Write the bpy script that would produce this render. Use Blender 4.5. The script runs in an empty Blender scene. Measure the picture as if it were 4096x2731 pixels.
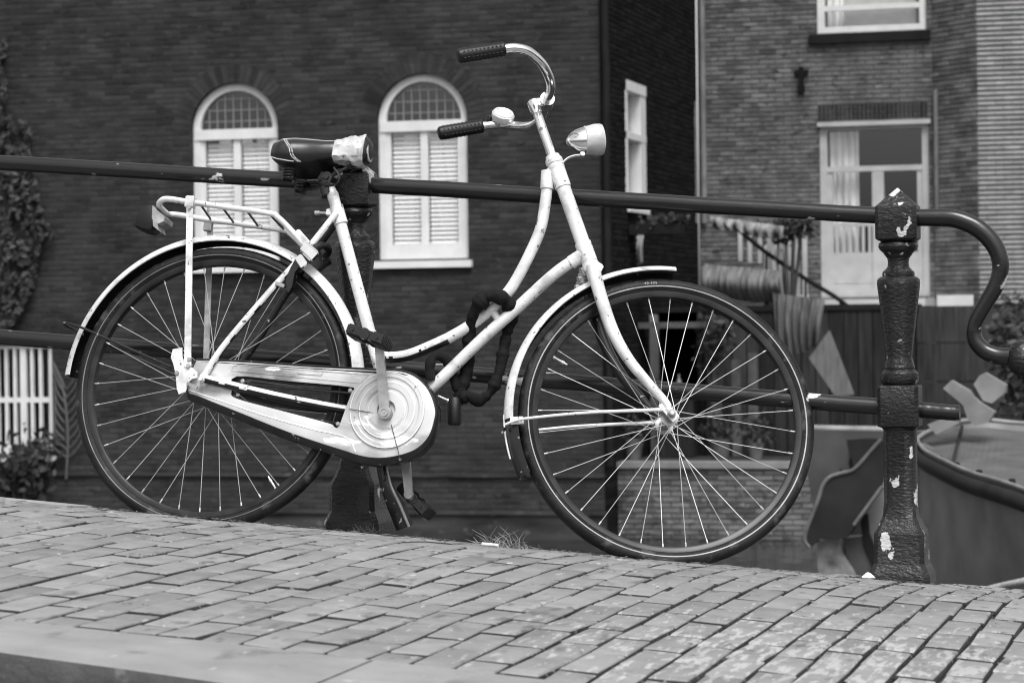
import bpy, bmesh, math, random
from math import sin, cos, tan, pi, radians, hypot, atan2, sqrt
from mathutils import Vector, Matrix, noise
random.seed(7)
scene = bpy.context.scene
COL = scene.collection

# ------------------------------------------------------------------ camera, sky, sun, exposure
# world: X runs along the bridge railing (downhill to the right), Y across it to the canal, Z up
PHI, PIT, ROL, FPX = radians(15.5), radians(-.37), radians(.7), 10600.0
cam_d = bpy.data.cameras.new('camera'); cam = bpy.data.objects.new('camera', cam_d); COL.objects.link(cam)
_R = Vector((cos(PHI), sin(PHI), 0)); _F = Vector((-sin(PHI), cos(PHI), 0)); _U = Vector((0, 0, 1))
CF = _F * cos(PIT) + _U * sin(PIT); _U = _U * cos(PIT) - _F * sin(PIT)
CU = _U * cos(ROL) + _R * sin(ROL); CR = _R * cos(ROL) - _U * sin(ROL)
cam.matrix_world = Matrix(((CR.x, CU.x, -CF.x, 0), (CR.y, CU.y, -CF.y, 0), (CR.z, CU.z, -CF.z, 0), (0, 0, 0, 1)))
cam_d.sensor_width = 36; cam_d.lens = 36 * FPX / 4096; cam_d.clip_end = 3000; cam_d.clip_start = .05
cam_d.dof.use_dof = True; cam_d.dof.focus_distance = 6.25; cam_d.dof.aperture_fstop = 9.5
scene.camera = cam

SUN_EL, SUN_AZ = radians(60), radians(150)      # high soft sun behind the camera, to its right
world = bpy.data.worlds.new('World'); scene.world = world; world.use_nodes = True
wn, wl = world.node_tree.nodes, world.node_tree.links
bg = wn['Background']; sky = wn.new('ShaderNodeTexSky'); sky.sky_type = 'NISHITA'; sky.sun_disc = False
sky.sun_elevation = SUN_EL; sky.sun_rotation = SUN_AZ; sky.air_density = 1.5; sky.dust_density = 4.0
bw = wn.new('ShaderNodeRGBToBW'); wl.new(sky.outputs[0], bw.inputs[0]); wl.new(bw.outputs[0], bg.inputs[0])
bg.inputs[1].default_value = .12
sun_d = bpy.data.lights.new('sun', 'SUN'); sun_d.energy = 1.5; sun_d.angle = radians(24)
sun = bpy.data.objects.new('sun', sun_d); COL.objects.link(sun)
_s = Vector((sin(SUN_AZ) * cos(SUN_EL), cos(SUN_AZ) * cos(SUN_EL), sin(SUN_EL)))
sun.rotation_euler = _s.to_track_quat('Z', 'Y').to_euler()
scene.cycles.filter_width = 1.1
vs = scene.view_settings
vs.view_transform = 'Standard'; vs.look = 'None'; vs.exposure = 0.95; vs.gamma = 1; vs.use_curve_mapping = False

# ------------------------------------------------------------------ materials (a black-and-white place: greys only)
MATS = {}
def mat(name, base, rough=.5, metal=0., var=0., vscale=8., bump=0., bscale=60., chips=None, coat=0.,
        stretch=(1, 1, 1), island=0., objrand=0., coords='pos', spec=.5, sheen=0.):
    """grey principled material; chips = list of (grey, threshold, softness, scale, stretch)"""
    if name in MATS: return MATS[name]
    m = bpy.data.materials.new(name); m.use_nodes = True; MATS[name] = m
    N, L = m.node_tree.nodes, m.node_tree.links
    p = N['Principled BSDF']
    p.inputs['Roughness'].default_value = rough; p.inputs['Metallic'].default_value = metal
    p.inputs['Coat Weight'].default_value = coat; p.inputs['Coat Roughness'].default_value = .12
    p.inputs['Specular IOR Level'].default_value = spec; p.inputs['Sheen Weight'].default_value = sheen
    if coords == 'pos':
        co = N.new('ShaderNodeNewGeometry').outputs['Position']
    else:
        co = N.new('ShaderNodeTexCoord').outputs['Object']
    def tex(scale, st=(1, 1, 1), detail=5.):
        mp = N.new('ShaderNodeMapping'); mp.inputs['Scale'].default_value = st; L.new(co, mp.inputs[0])
        t = N.new('ShaderNodeTexNoise'); t.inputs['Scale'].default_value = scale; t.inputs['Detail'].default_value = detail
        L.new(mp.outputs[0], t.inputs[0]); return t.outputs[0]
    def math_(op, a, b):
        n = N.new('ShaderNodeMath'); n.operation = op
        for k, x in enumerate((a, b)):
            if isinstance(x, (int, float)): n.inputs[k].default_value = x
            else: L.new(x, n.inputs[k])
        return n.outputs[0]
    val = None
    if var or island or objrand:
        f = 1.0
        if var:
            r = N.new('ShaderNodeMapRange'); L.new(tex(vscale, stretch), r.inputs[0])
            r.inputs[1].default_value = .3; r.inputs[2].default_value = .7
            r.inputs[3].default_value = 1 - var; r.inputs[4].default_value = 1 + var
            f = r.outputs[0]
        if island:
            g = N.new('ShaderNodeNewGeometry'); k = math_('MULTIPLY_ADD', g.outputs['Random Per Island'], 2 * island)
            k.node.inputs[2].default_value = 1 - island; f = math_('MULTIPLY', f, k)
        if objrand:
            g = N.new('ShaderNodeObjectInfo'); k = math_('MULTIPLY_ADD', g.outputs['Random'], 2 * objrand)
            k.node.inputs[2].default_value = 1 - objrand; f = math_('MULTIPLY', f, k)
        val = math_('MULTIPLY', f, base)
    for (g, th, soft, sc, st) in (chips or []):
        r = N.new('ShaderNodeMapRange'); L.new(tex(sc, st, 6), r.inputs[0])
        r.inputs[1].default_value = th; r.inputs[2].default_value = th + soft
        mx = N.new('ShaderNodeMix'); L.new(r.outputs[0], mx.inputs[0])
        if val is None: mx.inputs[2].default_value = base
        else: L.new(val, mx.inputs[2])
        mx.inputs[3].default_value = g; val = mx.outputs[0]
    if val is None: p.inputs['Base Color'].default_value = (base, base, base, 1)
    else:
        cc = N.new('ShaderNodeCombineColor')
        for k in range(3): L.new(val, cc.inputs[k])
        L.new(cc.outputs[0], p.inputs['Base Color'])
    if bump:
        b = N.new('ShaderNodeBump'); b.inputs['Strength'].default_value = 1; b.inputs['Distance'].default_value = bump
        L.new(tex(bscale, stretch, 4), b.inputs['Height']); L.new(b.outputs[0], p.inputs['Normal'])
    return m

def glass_mat():
    m = bpy.data.materials.new('window_glass'); m.use_nodes = True
    N, L = m.node_tree.nodes, m.node_tree.links; N.remove(N['Principled BSDF'])
    t = N.new('ShaderNodeBsdfTransparent'); t.inputs[0].default_value = (.98, .98, .98, 1)
    g = N.new('ShaderNodeBsdfGlossy'); g.inputs['Roughness'].default_value = .03; g.inputs[0].default_value = (.9, .9, .9, 1)
    fr = N.new('ShaderNodeFresnel'); fr.inputs[0].default_value = 1.9
    gb = N.new('ShaderNodeNewGeometry'); k1 = N.new('ShaderNodeMath'); k1.operation = 'SUBTRACT'; k1.inputs[0].default_value = 1; L.new(gb.outputs['Backfacing'], k1.inputs[1])
    k2 = N.new('ShaderNodeMath'); k2.operation = 'MULTIPLY'; L.new(fr.outputs[0], k2.inputs[0]); L.new(k1.outputs[0], k2.inputs[1])   # reflect at the outer face only
    mx = N.new('ShaderNodeMixShader'); L.new(k2.outputs[0], mx.inputs[0]); L.new(t.outputs[0], mx.inputs[1]); L.new(g.outputs[0], mx.inputs[2])
    L.new(mx.outputs[0], N['Material Output'].inputs[0]); return m

WHITE = mat('white_spray_paint', .60, .40, var=.16, vscale=14, coat=.2, coords='obj', bump=.0008, bscale=200,
            chips=[(.36, .55, .16, 22, (1, 1, 1)), (.10, .645, .03, 70, (1, 1, 1))])
CASE = mat('patchy_white_spray_paint', .50, .30, var=.22, vscale=7, coat=.4, coords='obj',
           chips=[(.17, .52, .17, 6.5, (1, 1, 2.4)), (.72, .60, .03, 13, (.7, 1, 2)), (.10, .70, .03, 50, (1, 1, 1))])
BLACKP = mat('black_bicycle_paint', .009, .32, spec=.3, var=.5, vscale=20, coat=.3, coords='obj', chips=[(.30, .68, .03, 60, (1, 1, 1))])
STEEL = mat('worn_grey_steel', .33, .38, metal=.55, var=.35, vscale=30, coords='obj')
CHROME = mat('chrome', .78, .13, metal=1., var=.10, vscale=40, coords='obj', chips=[(.25, .70, .05, 90, (1, 1, 1))])
SPOKE = mat('zinc_spoke', .40, .35, metal=.4)
RIM = mat('blackened_rim', .016, .30, spec=.25, var=.5, vscale=25, coords='obj')
TYRE = mat('tyre_rubber', .011, .55, var=.5, vscale=16, coords='obj', bump=.001, bscale=160, spec=.2, chips=[(.05, .60, .1, 26, (1, 1, 1))])
STRIPE = mat('reflective_stripe', .30, .5, var=.2, vscale=30, coords='obj')
RUBBER = mat('black_rubber', .008, .42, spec=.3, coords='obj', bump=.0006, bscale=300)
VINYL = mat('black_saddle_vinyl', .010, .30, var=.2, vscale=12, coords='obj', bump=.0004, bscale=500)
TAPE = mat('grey_duct_tape', .42, .34, var=.14, vscale=30, coords='obj', bump=.0025, bscale=45)
THREAD = mat('pale_thread', .75, .8)
SLEEVE = mat('black_fabric_sleeve', .006, .85, var=.4, vscale=30, coords='obj', bump=.006, bscale=40, spec=.2)
RAILM = mat('black_gloss_railing_paint', .009, .34, var=.35, vscale=10, coat=.12, spec=.35, bump=.0035, bscale=85, stretch=(1, 1, 2),
            chips=[(.46, .630, .012, 15, (1, 1, .8)), (.26, .69, .02, 48, (1, 1, 1))])
RAILBAR = mat('black_gloss_rail_paint', .009, .30, var=.3, vscale=9, coat=.22, spec=.35, bump=.0009, bscale=60, stretch=(.35, 1, 1),
              chips=[(.48, .655, .01, 9, (.6, 1, 1)), (.26, .69, .02, 45, (.4, 1, 1))])

# ------------------------------------------------------------------ mesh helpers
def cat_rom(pts, n=8, closed=False):
    P = [Vector(p) for p in pts]; out = []; m = len(P)
    for i in range(m if closed else m - 1):
        if closed: a, b, c, d = P[i - 1], P[i], P[(i + 1) % m], P[(i + 2) % m]
        else: a, b, c, d = P[max(i - 1, 0)], P[i], P[i + 1], P[min(i + 2, m - 1)]
        for k in range(n):
            t = k / n
            out.append(.5 * ((2 * b) + (c - a) * t + (2 * a - 5 * b + 4 * c - d) * t * t + (3 * b - a - 3 * c + d) * t ** 3))
    if not closed: out.append(P[-1])
    return out

class MB:
    def __init__(s): s.v = []; s.f = []; s.mi = []; s.cur = 0
    def face(s, idx): s.f.append(tuple(idx)); s.mi.append(s.cur)
    def add(s, verts, faces):
        o = len(s.v); s.v += [Vector(v) for v in verts]
        for f in faces: s.face([i + o for i in f])
        return s
    def box(s, c, size, R=None, ch=0.):
        x, y, z = (k / 2 for k in size); c = Vector(c)
        if ch:
            vs_ = []
            for (sx, sy) in ((-1, -1), (1, -1), (1, 1), (-1, 1)): vs_.append((sx * (x - ch), sy * (y - ch), -z))
            for zz in (-z + ch, z - ch):
                for (sx, sy) in ((-1, -1), (1, -1), (1, 1), (-1, 1)): vs_.append((sx * x, sy * y, zz))
            for (sx, sy) in ((-1, -1), (1, -1), (1, 1), (-1, 1)): vs_.append((sx * (x - ch), sy * (y - ch), z))
            fs = [(3, 2, 1, 0), (12, 13, 14, 15)]
            for r in range(3):
                for k in range(4): fs.append((r * 4 + k, r * 4 + (k + 1) % 4, r * 4 + 4 + (k + 1) % 4, r * 4 + 4 + k))
        else:
            vs_ = [(a, b, d) for d in (-z, z) for (a, b) in ((-x, -y), (x, -y), (x, y), (-x, y))]
            fs = [(3, 2, 1, 0), (4, 5, 6, 7), (0, 1, 5, 4), (1, 2, 6, 5), (2, 3, 7, 6), (3, 0, 4, 7)]
        vs_ = [Vector(v) for v in vs_]
        if R is not None: vs_ = [R @ v for v in vs_]
        return s.add([v + c for v in vs_], fs)
    def bx(s, x0, x1, y0, y1, z0, z1):
        return s.box(((x0 + x1) / 2, (y0 + y1) / 2, (z0 + z1) / 2), (abs(x1 - x0), abs(y1 - y0), abs(z1 - z0)))
    def tube(s, pts, r, seg=10, closed=False, flat=None, cap=True, up=None):
        P = [Vector(p) for p in pts]; n = len(P); rr = r if isinstance(r, (list, tuple)) else [r] * n
        T = []
        for i in range(n):
            a, b = (P[i - 1], P[(i + 1) % n]) if closed else (P[max(i - 1, 0)], P[min(i + 1, n - 1)])
            T.append((b - a).normalized())
        N_ = Vector(up) if up else (Vector((0, 0, 1)) if abs(T[0].z) < .9 else Vector((1, 0, 0)))
        N_ = (N_ - T[0] * N_.dot(T[0])).normalized(); o = len(s.v)
        for i in range(n):
            N_ = (N_ - T[i] * N_.dot(T[i])).normalized(); B_ = T[i].cross(N_)
            for k in range(seg):
                a = 2 * pi * k / seg
                s.v.append(P[i] + (N_ * cos(a) * (flat if flat else 1) + B_ * sin(a)) * rr[i])
        m = n if closed else n - 1
        for i in range(m):
            for k in range(seg):
                a, b = o + i * seg, o + ((i + 1) % n) * seg
                s.face((a + k, a + (k + 1) % seg, b + (k + 1) % seg, b + k))
        if cap and not closed:
            s.face([o + k for k in range(seg)][::-1]); s.face([o + (n - 1) * seg + k for k in range(seg)])
        return s
    def lathe(s, prof, c=(0, 0, 0), axis=(0, 1, 0), seg=20, closed=False):
        """prof: list of (distance along axis, radius)"""
        A = Vector(axis).normalized(); X = A.orthogonal().normalized(); Y = A.cross(X); c = Vector(c); o = len(s.v)
        for (h, r) in prof:
            for k in range(seg):
                a = 2 * pi * k / seg; s.v.append(c + A * h + (X * cos(a) + Y * sin(a)) * max(r, 1e-5))
        n = len(prof)
        for i in range(n if closed else n - 1):
            j = (i + 1) % n
            for k in range(seg):
                s.face((o + i * seg + k, o + i * seg + (k + 1) % seg, o + j * seg + (k + 1) % seg, o + j * seg + k))
        return s
    def prism(s, poly, axis_off, hole=None):
        """poly: list of 3d points (one planar loop), extruded by vector axis_off"""
        n = len(poly); d = Vector(axis_off); P = [Vector(p) for p in poly]
        return s.add(P + [p + d for p in P], [tuple(range(n))[::-1], tuple(range(n, 2 * n))] + [(i, (i + 1) % n, n + (i + 1) % n, n + i) for i in range(n)])
    def build(s, name, material, parent=None, xf=None, smooth=None, inv=None, kind=None):
        me = bpy.data.meshes.new(name); V = s.v
        if xf: V = [xf(v) for v in V]
        if inv is None and parent is not None and parent.name in INV: inv = INV[parent.name]
        if inv is not None: V = [inv @ v for v in V]
        me.from_pydata([tuple(v) for v in V], [], s.f)
        ms = material if isinstance(material, (list, tuple)) else [material]
        for m in ms: me.materials.append(m)
        if len(ms) > 1: me.polygons.foreach_set('material_index', s.mi)
        bm = bmesh.new(); bm.from_mesh(me); bmesh.ops.recalc_face_normals(bm, faces=bm.faces); bm.to_mesh(me); bm.free()
        if smooth is not None:
            me.shade_smooth(); me.set_sharp_from_angle(angle=radians(smooth))
        me.update()
        ob = bpy.data.objects.new(name, me); COL.objects.link(ob)
        if parent is not None:
            ob.parent = parent
            if parent.name in INV: INV[ob.name] = INV[parent.name]
        if kind: ob['kind'] = kind
        return ob
INV = {}
def thing(name, label, cat, loc=(0, 0, 0), group=None):
    o = bpy.data.objects.new(name, None); o.empty_display_size = .1; COL.objects.link(o)
    o.location = loc; o['label'] = label; o['category'] = cat
    if group: o['group'] = group
    INV[o.name] = Matrix.Translation(-Vector(loc)); return o
def tag(o, label, cat, group=None):
    o['label'] = label; o['category'] = cat
    if group: o['group'] = group
    return o
def struct(o): o['kind'] = 'structure'; return o
def hang(name, mesh, parent, M):
    o = bpy.data.objects.new(name, mesh); COL.objects.link(o); o.parent = parent; o.matrix_local = M; return o
def ray(px, py):      # photograph pixel -> direction from the camera
    return CF + CR * ((px - 2048) / FPX) + CU * ((1365.5 - py) / FPX)
def atY(dx, dy, Y):   # point of the plane at distance Y seen at a place of the photograph (2352 wide)
    r = ray(dx * 1.7415, dy * 1.7415); return r * (Y / r.y)

# ------------------------------------------------------------------ the bridge: pavement, kerb, road
TS = tan(radians(4.75)); ZF = -.6142
def interp(x, xs, ys):
    if x <= xs[0]: return ys[0]
    for i in range(len(xs) - 1):
        if x <= xs[i + 1]: return ys[i] + (ys[i + 1] - ys[i]) * (x - xs[i]) / (xs[i + 1] - xs[i])
    return ys[-1]
def zg(X, Y):         # surface of the pavement: falls along the bridge, rolls off towards the railing
    p = 0 if Y < 5.2 else (-.1 * (Y - 5.2) ** 2 if Y < 5.9 else -.049 - .14 * (Y - 5.9))
    w = .004 * noise.noise(Vector((X * 1.6, Y * 1.3, 3.1))) + .0015 * noise.noise(Vector((X * 5, Y * 4, 9))) if Y < 5.6 else 0
    return ZF - TS * X + p * interp(X, (-2.43, -1.3, -.5), (.85, .72, .58)) + w
def frame_on_ground(X, Y):
    e = .03
    tx = Vector((2 * e, 0, zg(X + e, Y) - zg(X - e, Y))).normalized(); ty = Vector((0, 2 * e, zg(X, Y + e) - zg(X, Y - e))).normalized()
    n = tx.cross(ty).normalized(); ty = n.cross(tx)
    return Matrix(((tx.x, ty.x, n.x, X), (tx.y, ty.y, n.y, Y), (tx.z, ty.z, n.z, zg(X, Y)), (0, 0, 0, 1)))

def paving_material():
    m = mat('paving_brick', .195, .62, var=.14, vscale=18, bump=.0016, bscale=140, objrand=.12, island=.0, spec=.35,
            chips=[(.11, .60, .10, 30, (1, .4, 1)), (.36, .68, .03, 40, (1, .35, 1))])
    # pale lichen and old paint worn into one area of the pavement
    N, L = m.node_tree.nodes, m.node_tree.links
    p = N['Principled BSDF']; cc = p.inputs['Base Color'].links[0].from_node; src = cc.inputs[0].links[0].from_socket
    g = N.new('ShaderNodeNewGeometry'); sx = N.new('ShaderNodeSeparateXYZ'); L.new(g.outputs['Position'], sx.inputs[0])
    vm = N.new('ShaderNodeVectorMath'); vm.operation = 'DISTANCE'; L.new(g.outputs['Position'], vm.inputs[0]); vm.inputs[1].default_value = (-.69, 4.36, -.56)
    area = N.new('ShaderNodeMapRange'); L.new(vm.outputs['Value'], area.inputs[0])
    area.inputs[1].default_value = .25; area.inputs[2].default_value = .85; area.inputs[3].default_value = .10; area.inputs[4].default_value = -.06
    mp = N.new('ShaderNodeMapping'); mp.inputs['Scale'].default_value = (1.5, .32, 1); L.new(g.outputs['Position'], mp.inputs[0])
    t = N.new('ShaderNodeTexNoise'); t.inputs['Scale'].default_value = 44; t.inputs['Detail'].default_value = 7; t.inputs['Roughness'].default_value = .62
    L.new(mp.outputs[0], t.inputs[0])
    ad = N.new('ShaderNodeMath'); L.new(t.outputs[0], ad.inputs[0]); L.new(area.outputs[0], ad.inputs[1])
    r = N.new('ShaderNodeMapRange'); L.new(ad.outputs[0], r.inputs[0]); r.inputs[1].default_value = .60; r.inputs[2].default_value = .66
    mx = N.new('ShaderNodeMix'); L.new(r.outputs[0], mx.inputs[0]); L.new(src, mx.inputs[2]); mx.inputs[3].default_value = .32
    for k in range(3): L.new(mx.outputs[0], cc.inputs[k])
    return m
PAVE = paving_material()
BED = mat('joint_soil', .016, .95, var=.5, vscale=50, bump=.004, bscale=150, chips=[(.16, .62, .05, 60, (1, 1, 1))])
KERB = mat('kerb_stone', .21, .7, var=.16, vscale=9, chips=[(.10, .60, .15, 12, (1, .5, 1)), (.30, .66, .06, 40, (1, .4, 1))], bump=.002, bscale=120, objrand=.06)
KERBF = mat('shaded_kerb_face', .045, .8, var=.35, vscale=14, bump=.003, bscale=90, chips=[(.11, .64, .08, 20, (1, 1, 1))])  # shade of the kerb's front face, put into a darker colour
ASPH = mat('asphalt', .055, .85, var=.3, vscale=40, bump=.004, bscale=220)
WATERM = mat('canal_water', .012, .06, bump=.02, bscale=2.2, stretch=(1, .5, 1))
CONC = mat('bridge_side_stone', .12, .8, var=.3, vscale=4)

KY0, KY1, EDGE = 3.53, 3.815, 6.27
m = MB(); nx, ny = 60, 22
xs = [-6 + i * 8 / nx for i in range(nx + 1)]; ys = [3.7 + j * (EDGE - 3.7) / ny for j in range(ny + 1)]
vv = [(x, y, zg(x, y) - .011) for y in ys for x in xs]
m.add(vv, [(j * (nx + 1) + i, j * (nx + 1) + i + 1, (j + 1) * (nx + 1) + i + 1, (j + 1) * (nx + 1) + i) for j in range(ny) for i in range(nx)])
pavement = struct(m.build('pavement', BED))
# side of the deck under the railing
m = MB()
for i in range(nx):
    a, b = xs[i], xs[i + 1]; za, zb = zg(a, EDGE) - .008, zg(b, EDGE) - .008
    m.add([(a, EDGE + .001, za), (b, EDGE + .001, zb), (b, EDGE + .05, zb - .01), (a, EDGE + .05, za - .01), (a, EDGE + .05, -1.3), (b, EDGE + .05, -1.3)], [(0, 1, 2, 3), (3, 2, 5, 4)])
struct(m.build('bridge_side', CONC))
m = MB()
m.add([(-40, -40, ZF - .125 + TS * 40), (40, -40, ZF - .125 - TS * 40), (40, KY0 + .02, ZF - .125 - TS * 40), (-40, KY0 + .02, ZF - .125 + TS * 40)], [(0, 1, 2, 3)])
struct(m.build('road', ASPH))
m = MB(); m.add([(-600, 6.4, -2.45), (600, 6.4, -2.45), (600, 900, -2.45), (-600, 900, -2.45)], [(0, 1, 2, 3)])
struct(m.build('canal_water', WATERM))

# kerb stones
x = -4.35; kn = 0
while x < 1.6:
    Ln = (1.02, .95, 1.1, .88)[kn % 4]; kn += 1
    m = MB(); ns = 8; prof = [(KY0 + .004, -.2), (KY0, -.05), (KY0 + .002, -.022), (KY0 + .012, -.007), (KY0 + .03, 0.), (KY1 - .012, .002), (KY1 - .004, -.004), (KY1 - .003, -.2)]
    st = [x + .003 + (Ln - .006) * i / ns for i in range(ns + 1)]
    kof = lambda a: -.14 * (a + 1.77) + .01
    vv = [(a, y + (kof(a) if y < KY0 + .1 else 0), zg(a, 3.9) + dz + .0015 * noise.noise(Vector((a * 9, y * 9, 1)))) for a in st for (y, dz) in prof]
    q = len(prof)
    m.add(vv, [(i * q + k, (i + 1) * q + k, (i + 1) * q + k + 1, i * q + k + 1) for i in range(ns) for k in range(q - 1)] + [tuple(range(q)), tuple(ns * q + k for k in range(q))])
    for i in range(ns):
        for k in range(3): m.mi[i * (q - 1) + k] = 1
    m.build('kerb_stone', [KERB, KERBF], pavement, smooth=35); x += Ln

# paving bricks: courses across the pavement, half-bond
def brick_mesh(w, l, h, seed, name, material):
    rn = random.Random(seed); j = lambda a: rn.uniform(-a, a)
    cs = [(-1, -1), (1, -1), (1, 1), (-1, 1)]; V = []
    for (dz, ins, iny) in ((-h, 0, 0), (-.006, 0, 0), (-.0022, .0018, .0035), (0, .0040, .0085)):
        for k, (sx, sy) in enumerate(cs): V.append((sx * (w / 2 - ins) + j(.0012), sy * (l / 2 - iny) + j(.003), dz + (j(.0006) if dz > -.01 else 0)))
    F = [(r * 4 + k, r * 4 + (k + 1) % 4, r * 4 + 4 + (k + 1) % 4, r * 4 + 4 + k) for r in range(3) for k in range(4)] + [(12, 13, 14, 15)]
    me = bpy.data.meshes.new(name); me.from_pydata(V, [], F); me.materials.append(material); me.materials.append(BED)
    for p_ in me.polygons[:8]: p_.material_index = 1
    me.shade_smooth(); me.set_sharp_from_angle(angle=radians(40)); me.update(); return me
PW, PL = .0688, .204
pvar = [brick_mesh(PW - .0042, PL - .009, .06, 40 + i, 'paving_brick', PAVE) for i in range(8)]
phalf = [brick_mesh(PW - .0042, PL / 2 - .009, .06, 60 + i, 'paving_brick', PAVE) for i in range(3)]
spots = []
ci = 0; X = -5.6
while X < 1.4:
    Y = KY1 + .010; first = True
    off = (ci % 2) * .5
    while Y < EDGE - .03:
        full = not (first and off)
        l = PL if full else PL / 2
        if Y + l > EDGE + .06: break
        xw = X + .010 * sin(Y * 2.2 + .8) * (1 if X > -1.2 else .4) + .004 * noise.noise(Vector((X * 3, Y * 2, 5)))
        M = frame_on_ground(xw, Y + l / 2) @ Matrix.Rotation(random.gauss(0, .008), 4, 'X') @ Matrix.Rotation(random.gauss(0, .010), 4, 'Y') @ Matrix.Rotation(random.gauss(0, .012), 4, 'Z')
        M = Matrix.Translation((0, 0, random.gauss(0, .0008))) @ M
        c = M.translation; d = c.dot(CF); px, py = c.dot(CR) / d, c.dot(CU) / d
        vis = abs(px) < .197 and abs(py) < .134
        near_post = Y + l > 6.05 and (abs(xw + 2.11) < .11 or abs(xw + .78) < .11)
        if not near_post: spots.append((0 if vis else 1, d, M, random.choice(pvar if full else phalf)))
        Y += l; first = False
    X += PW; ci += 1
spots.sort(key=lambda t: (t[0], t[1]))
for t in spots[:300]: hang('paving_brick', t[3], pavement, t[2])
m = MB()
for t in spots[300:]:
    m.add([t[2] @ v.co for v in t[3].vertices], [tuple(p.vertices) for p in t[3].polygons])
    for i_ in range(13): m.mi[-13 + i_] = 1 if i_ < 8 else 0
m.build('paving_bricks', [PAVE, BED], pavement, kind='stuff')

m = MB(); xa = [-4.25 + .1 * i for i in range(17)]
vv = [(a, y, zg(a, y) + dz) for a in xa for (y, dz) in ((5.66, -.03), (5.662, .003), (5.80, .006), (5.81, -.03))]
m.add(vv, [(i * 4 + k, (i + 1) * 4 + k, (i + 1) * 4 + k + 1, i * 4 + k + 1) for i in range(16) for k in range(3)] + [(0, 1, 2, 3), (64, 65, 66, 67)])
m.build('edging_stone', mat('pale_edging_stone', .26, .7, var=.2, vscale=20), pavement)

# ------------------------------------------------------------------ the railing
YR = 6.17
railing = thing('bridge_railing', 'black painted iron bridge railing with turned posts and a curled end', 'railing', (-2.11, YR, zg(-2.11, YR)))
def rail_z(X, h): return ZF + h - TS * X     # h above the flat pavement
def post(X, name='post'):
    zb = zg(X, YR) - .01; ap = rail_z(X, .0) + 0
    base_top = .306 - TS * (X + .775)
    zz = lambda yd: base_top - .001 * (yd - 428)
    S = [  # (photo height, half width, squareness)
        (1360, .072, 1), (1328, .072, 1), (1318, .069, 1), (1303, .062, 1), (1296, .0585, 1), (1232, .0575, 1), (1226, .0565, 1), (1212, .048, 1), (1196, .0425, 1), (1192, .041, .9),
        (1170, .0395, .72), (1158, .0375, .55), (990, .0375, .55), (984, .040, .9), (981, .0465, 1), (979, .0475, 1), (890, .0475, 1), (887, .046, 1),
        (885, .0385, 0), (882, .041, 0), (877, .0435, 0), (868, .0445, 0), (859, .0435, 0), (853, .039, 0), (850, .035, 0), (846, .0355, .2), (843, .0345, .3), (825, .0295, .35),
        (818, .0288, .35), (660, .0475, .35), (648, .0485, .35), (641, .047, .35), (636, .042, .3), (634, .036, .3), (631, .0365, .3), (624, .036, .3), (619, .031, .2), (612, .0252, 0),
        (602, .0238, 0), (592, .0255, 0), (585, .031, 0), (579, .0345, 0), (576, .0385, 0), (571, .0435, 0), (564, .046, 0), (557, .044, 0), (553, .039, 0), (551, .042, 1), (547, .0472, 1), (544, .0478, 1), (477, .0478, 1), (472, .0468, 1)]
    prof = 32; V = []
    for (yd, hw, sq) in S:
        z = zz(yd)
        for k in range(prof):
            a = 2 * pi * (k + .5) / prof; ca, sa = cos(a), sin(a)
            rs = 1 / max(abs(ca), abs(sa)); rs = min(rs, 1.36)
            ro = 1 / max(abs(ca), abs(sa), (abs(ca) + abs(sa)) * .7071 / 1.0 * 1.0); ro = 1 / max(abs(ca), abs(sa), (abs(ca) + abs(sa)) * .7071)
            r = (1 + (ro - 1) * (sq / .35)) if sq <= .35 else (ro + (rs - ro) * (sq - .35) / .65)
            V.append((X + hw * r * ca, YR + hw * r * sa, z + TS * .0))
    m = MB(); n = len(S)
    m.add(V, [(i * prof + k, i * prof + (k + 1) % prof, (i + 1) * prof + (k + 1) % prof, (i + 1) * prof + k) for i in range(n - 1) for k in range(prof)])
    o = len(m.v); m.v.append(Vector((X, YR, zz(428))))
    for k in range(prof): m.face((o - prof + k, o - prof + (k + 1) % prof, o))
    return m.build(name, RAILM, railing, smooth=28)
XP1, XP2 = -2.108, -.778
post(XP1); post(XP2)
# plates at the inner ends of the second post and small collars round the rails
def rail(x0, x1, h, r=.0195):
    m = MB(); n = 24
    m.tube([(x0 + (x1 - x0) * i / n, YR + .0012 * noise.noise(Vector((x0 + i * .3, h, 0))), rail_z(x0 + (x1 - x0) * i / n, h) + .0012 * noise.noise(Vector((i * .4, h, 7)))) for i in range(n + 1)], r, 18)
    return m.build('rail', RAILBAR, railing, smooth=40)
HU, HL = .788, .3437
for h in (HU, HL):
    rail(-5.5, XP1 - .03, h); rail(XP1 + .03, XP2 - .03, h)
rail(XP2 + .03, XP2 + .138, HL, .0185)
sc = [(2105, 500), (2150, 500), (2195, 503), (2245, 524), (2283, 562), (2298, 605), (2290, 650), (2264, 696), (2240, 740), (2238, 775), (2258, 803), (2290, 817), (2325, 818)]
m = MB(); cp = cat_rom([atY(a, b, YR) for (a, b) in sc], 6); m.tube(cp, [.0195 + .0015 * sin(i * .1) for i in range(len(cp))], 18)
m.build('end_scroll', RAILBAR, railing, smooth=40)
m = MB(); c = atY(2348, 822, YR)
m.lathe([(-.042, .0), (-.040, .012), (-.03, .027), (-.01, .036), (.01, .036), (.03, .027), (.04, .012), (.042, 0)], c, (0, .25, 1), 20)
m.tube(cat_rom([c, c + Vector((.05, 0, -.04)), c + Vector((.09, 0, -.14)), c + Vector((.08, 0, -.3))], 6), .0195, 16)
m.build('scroll_boss', RAILM, railing, smooth=40)

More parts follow.
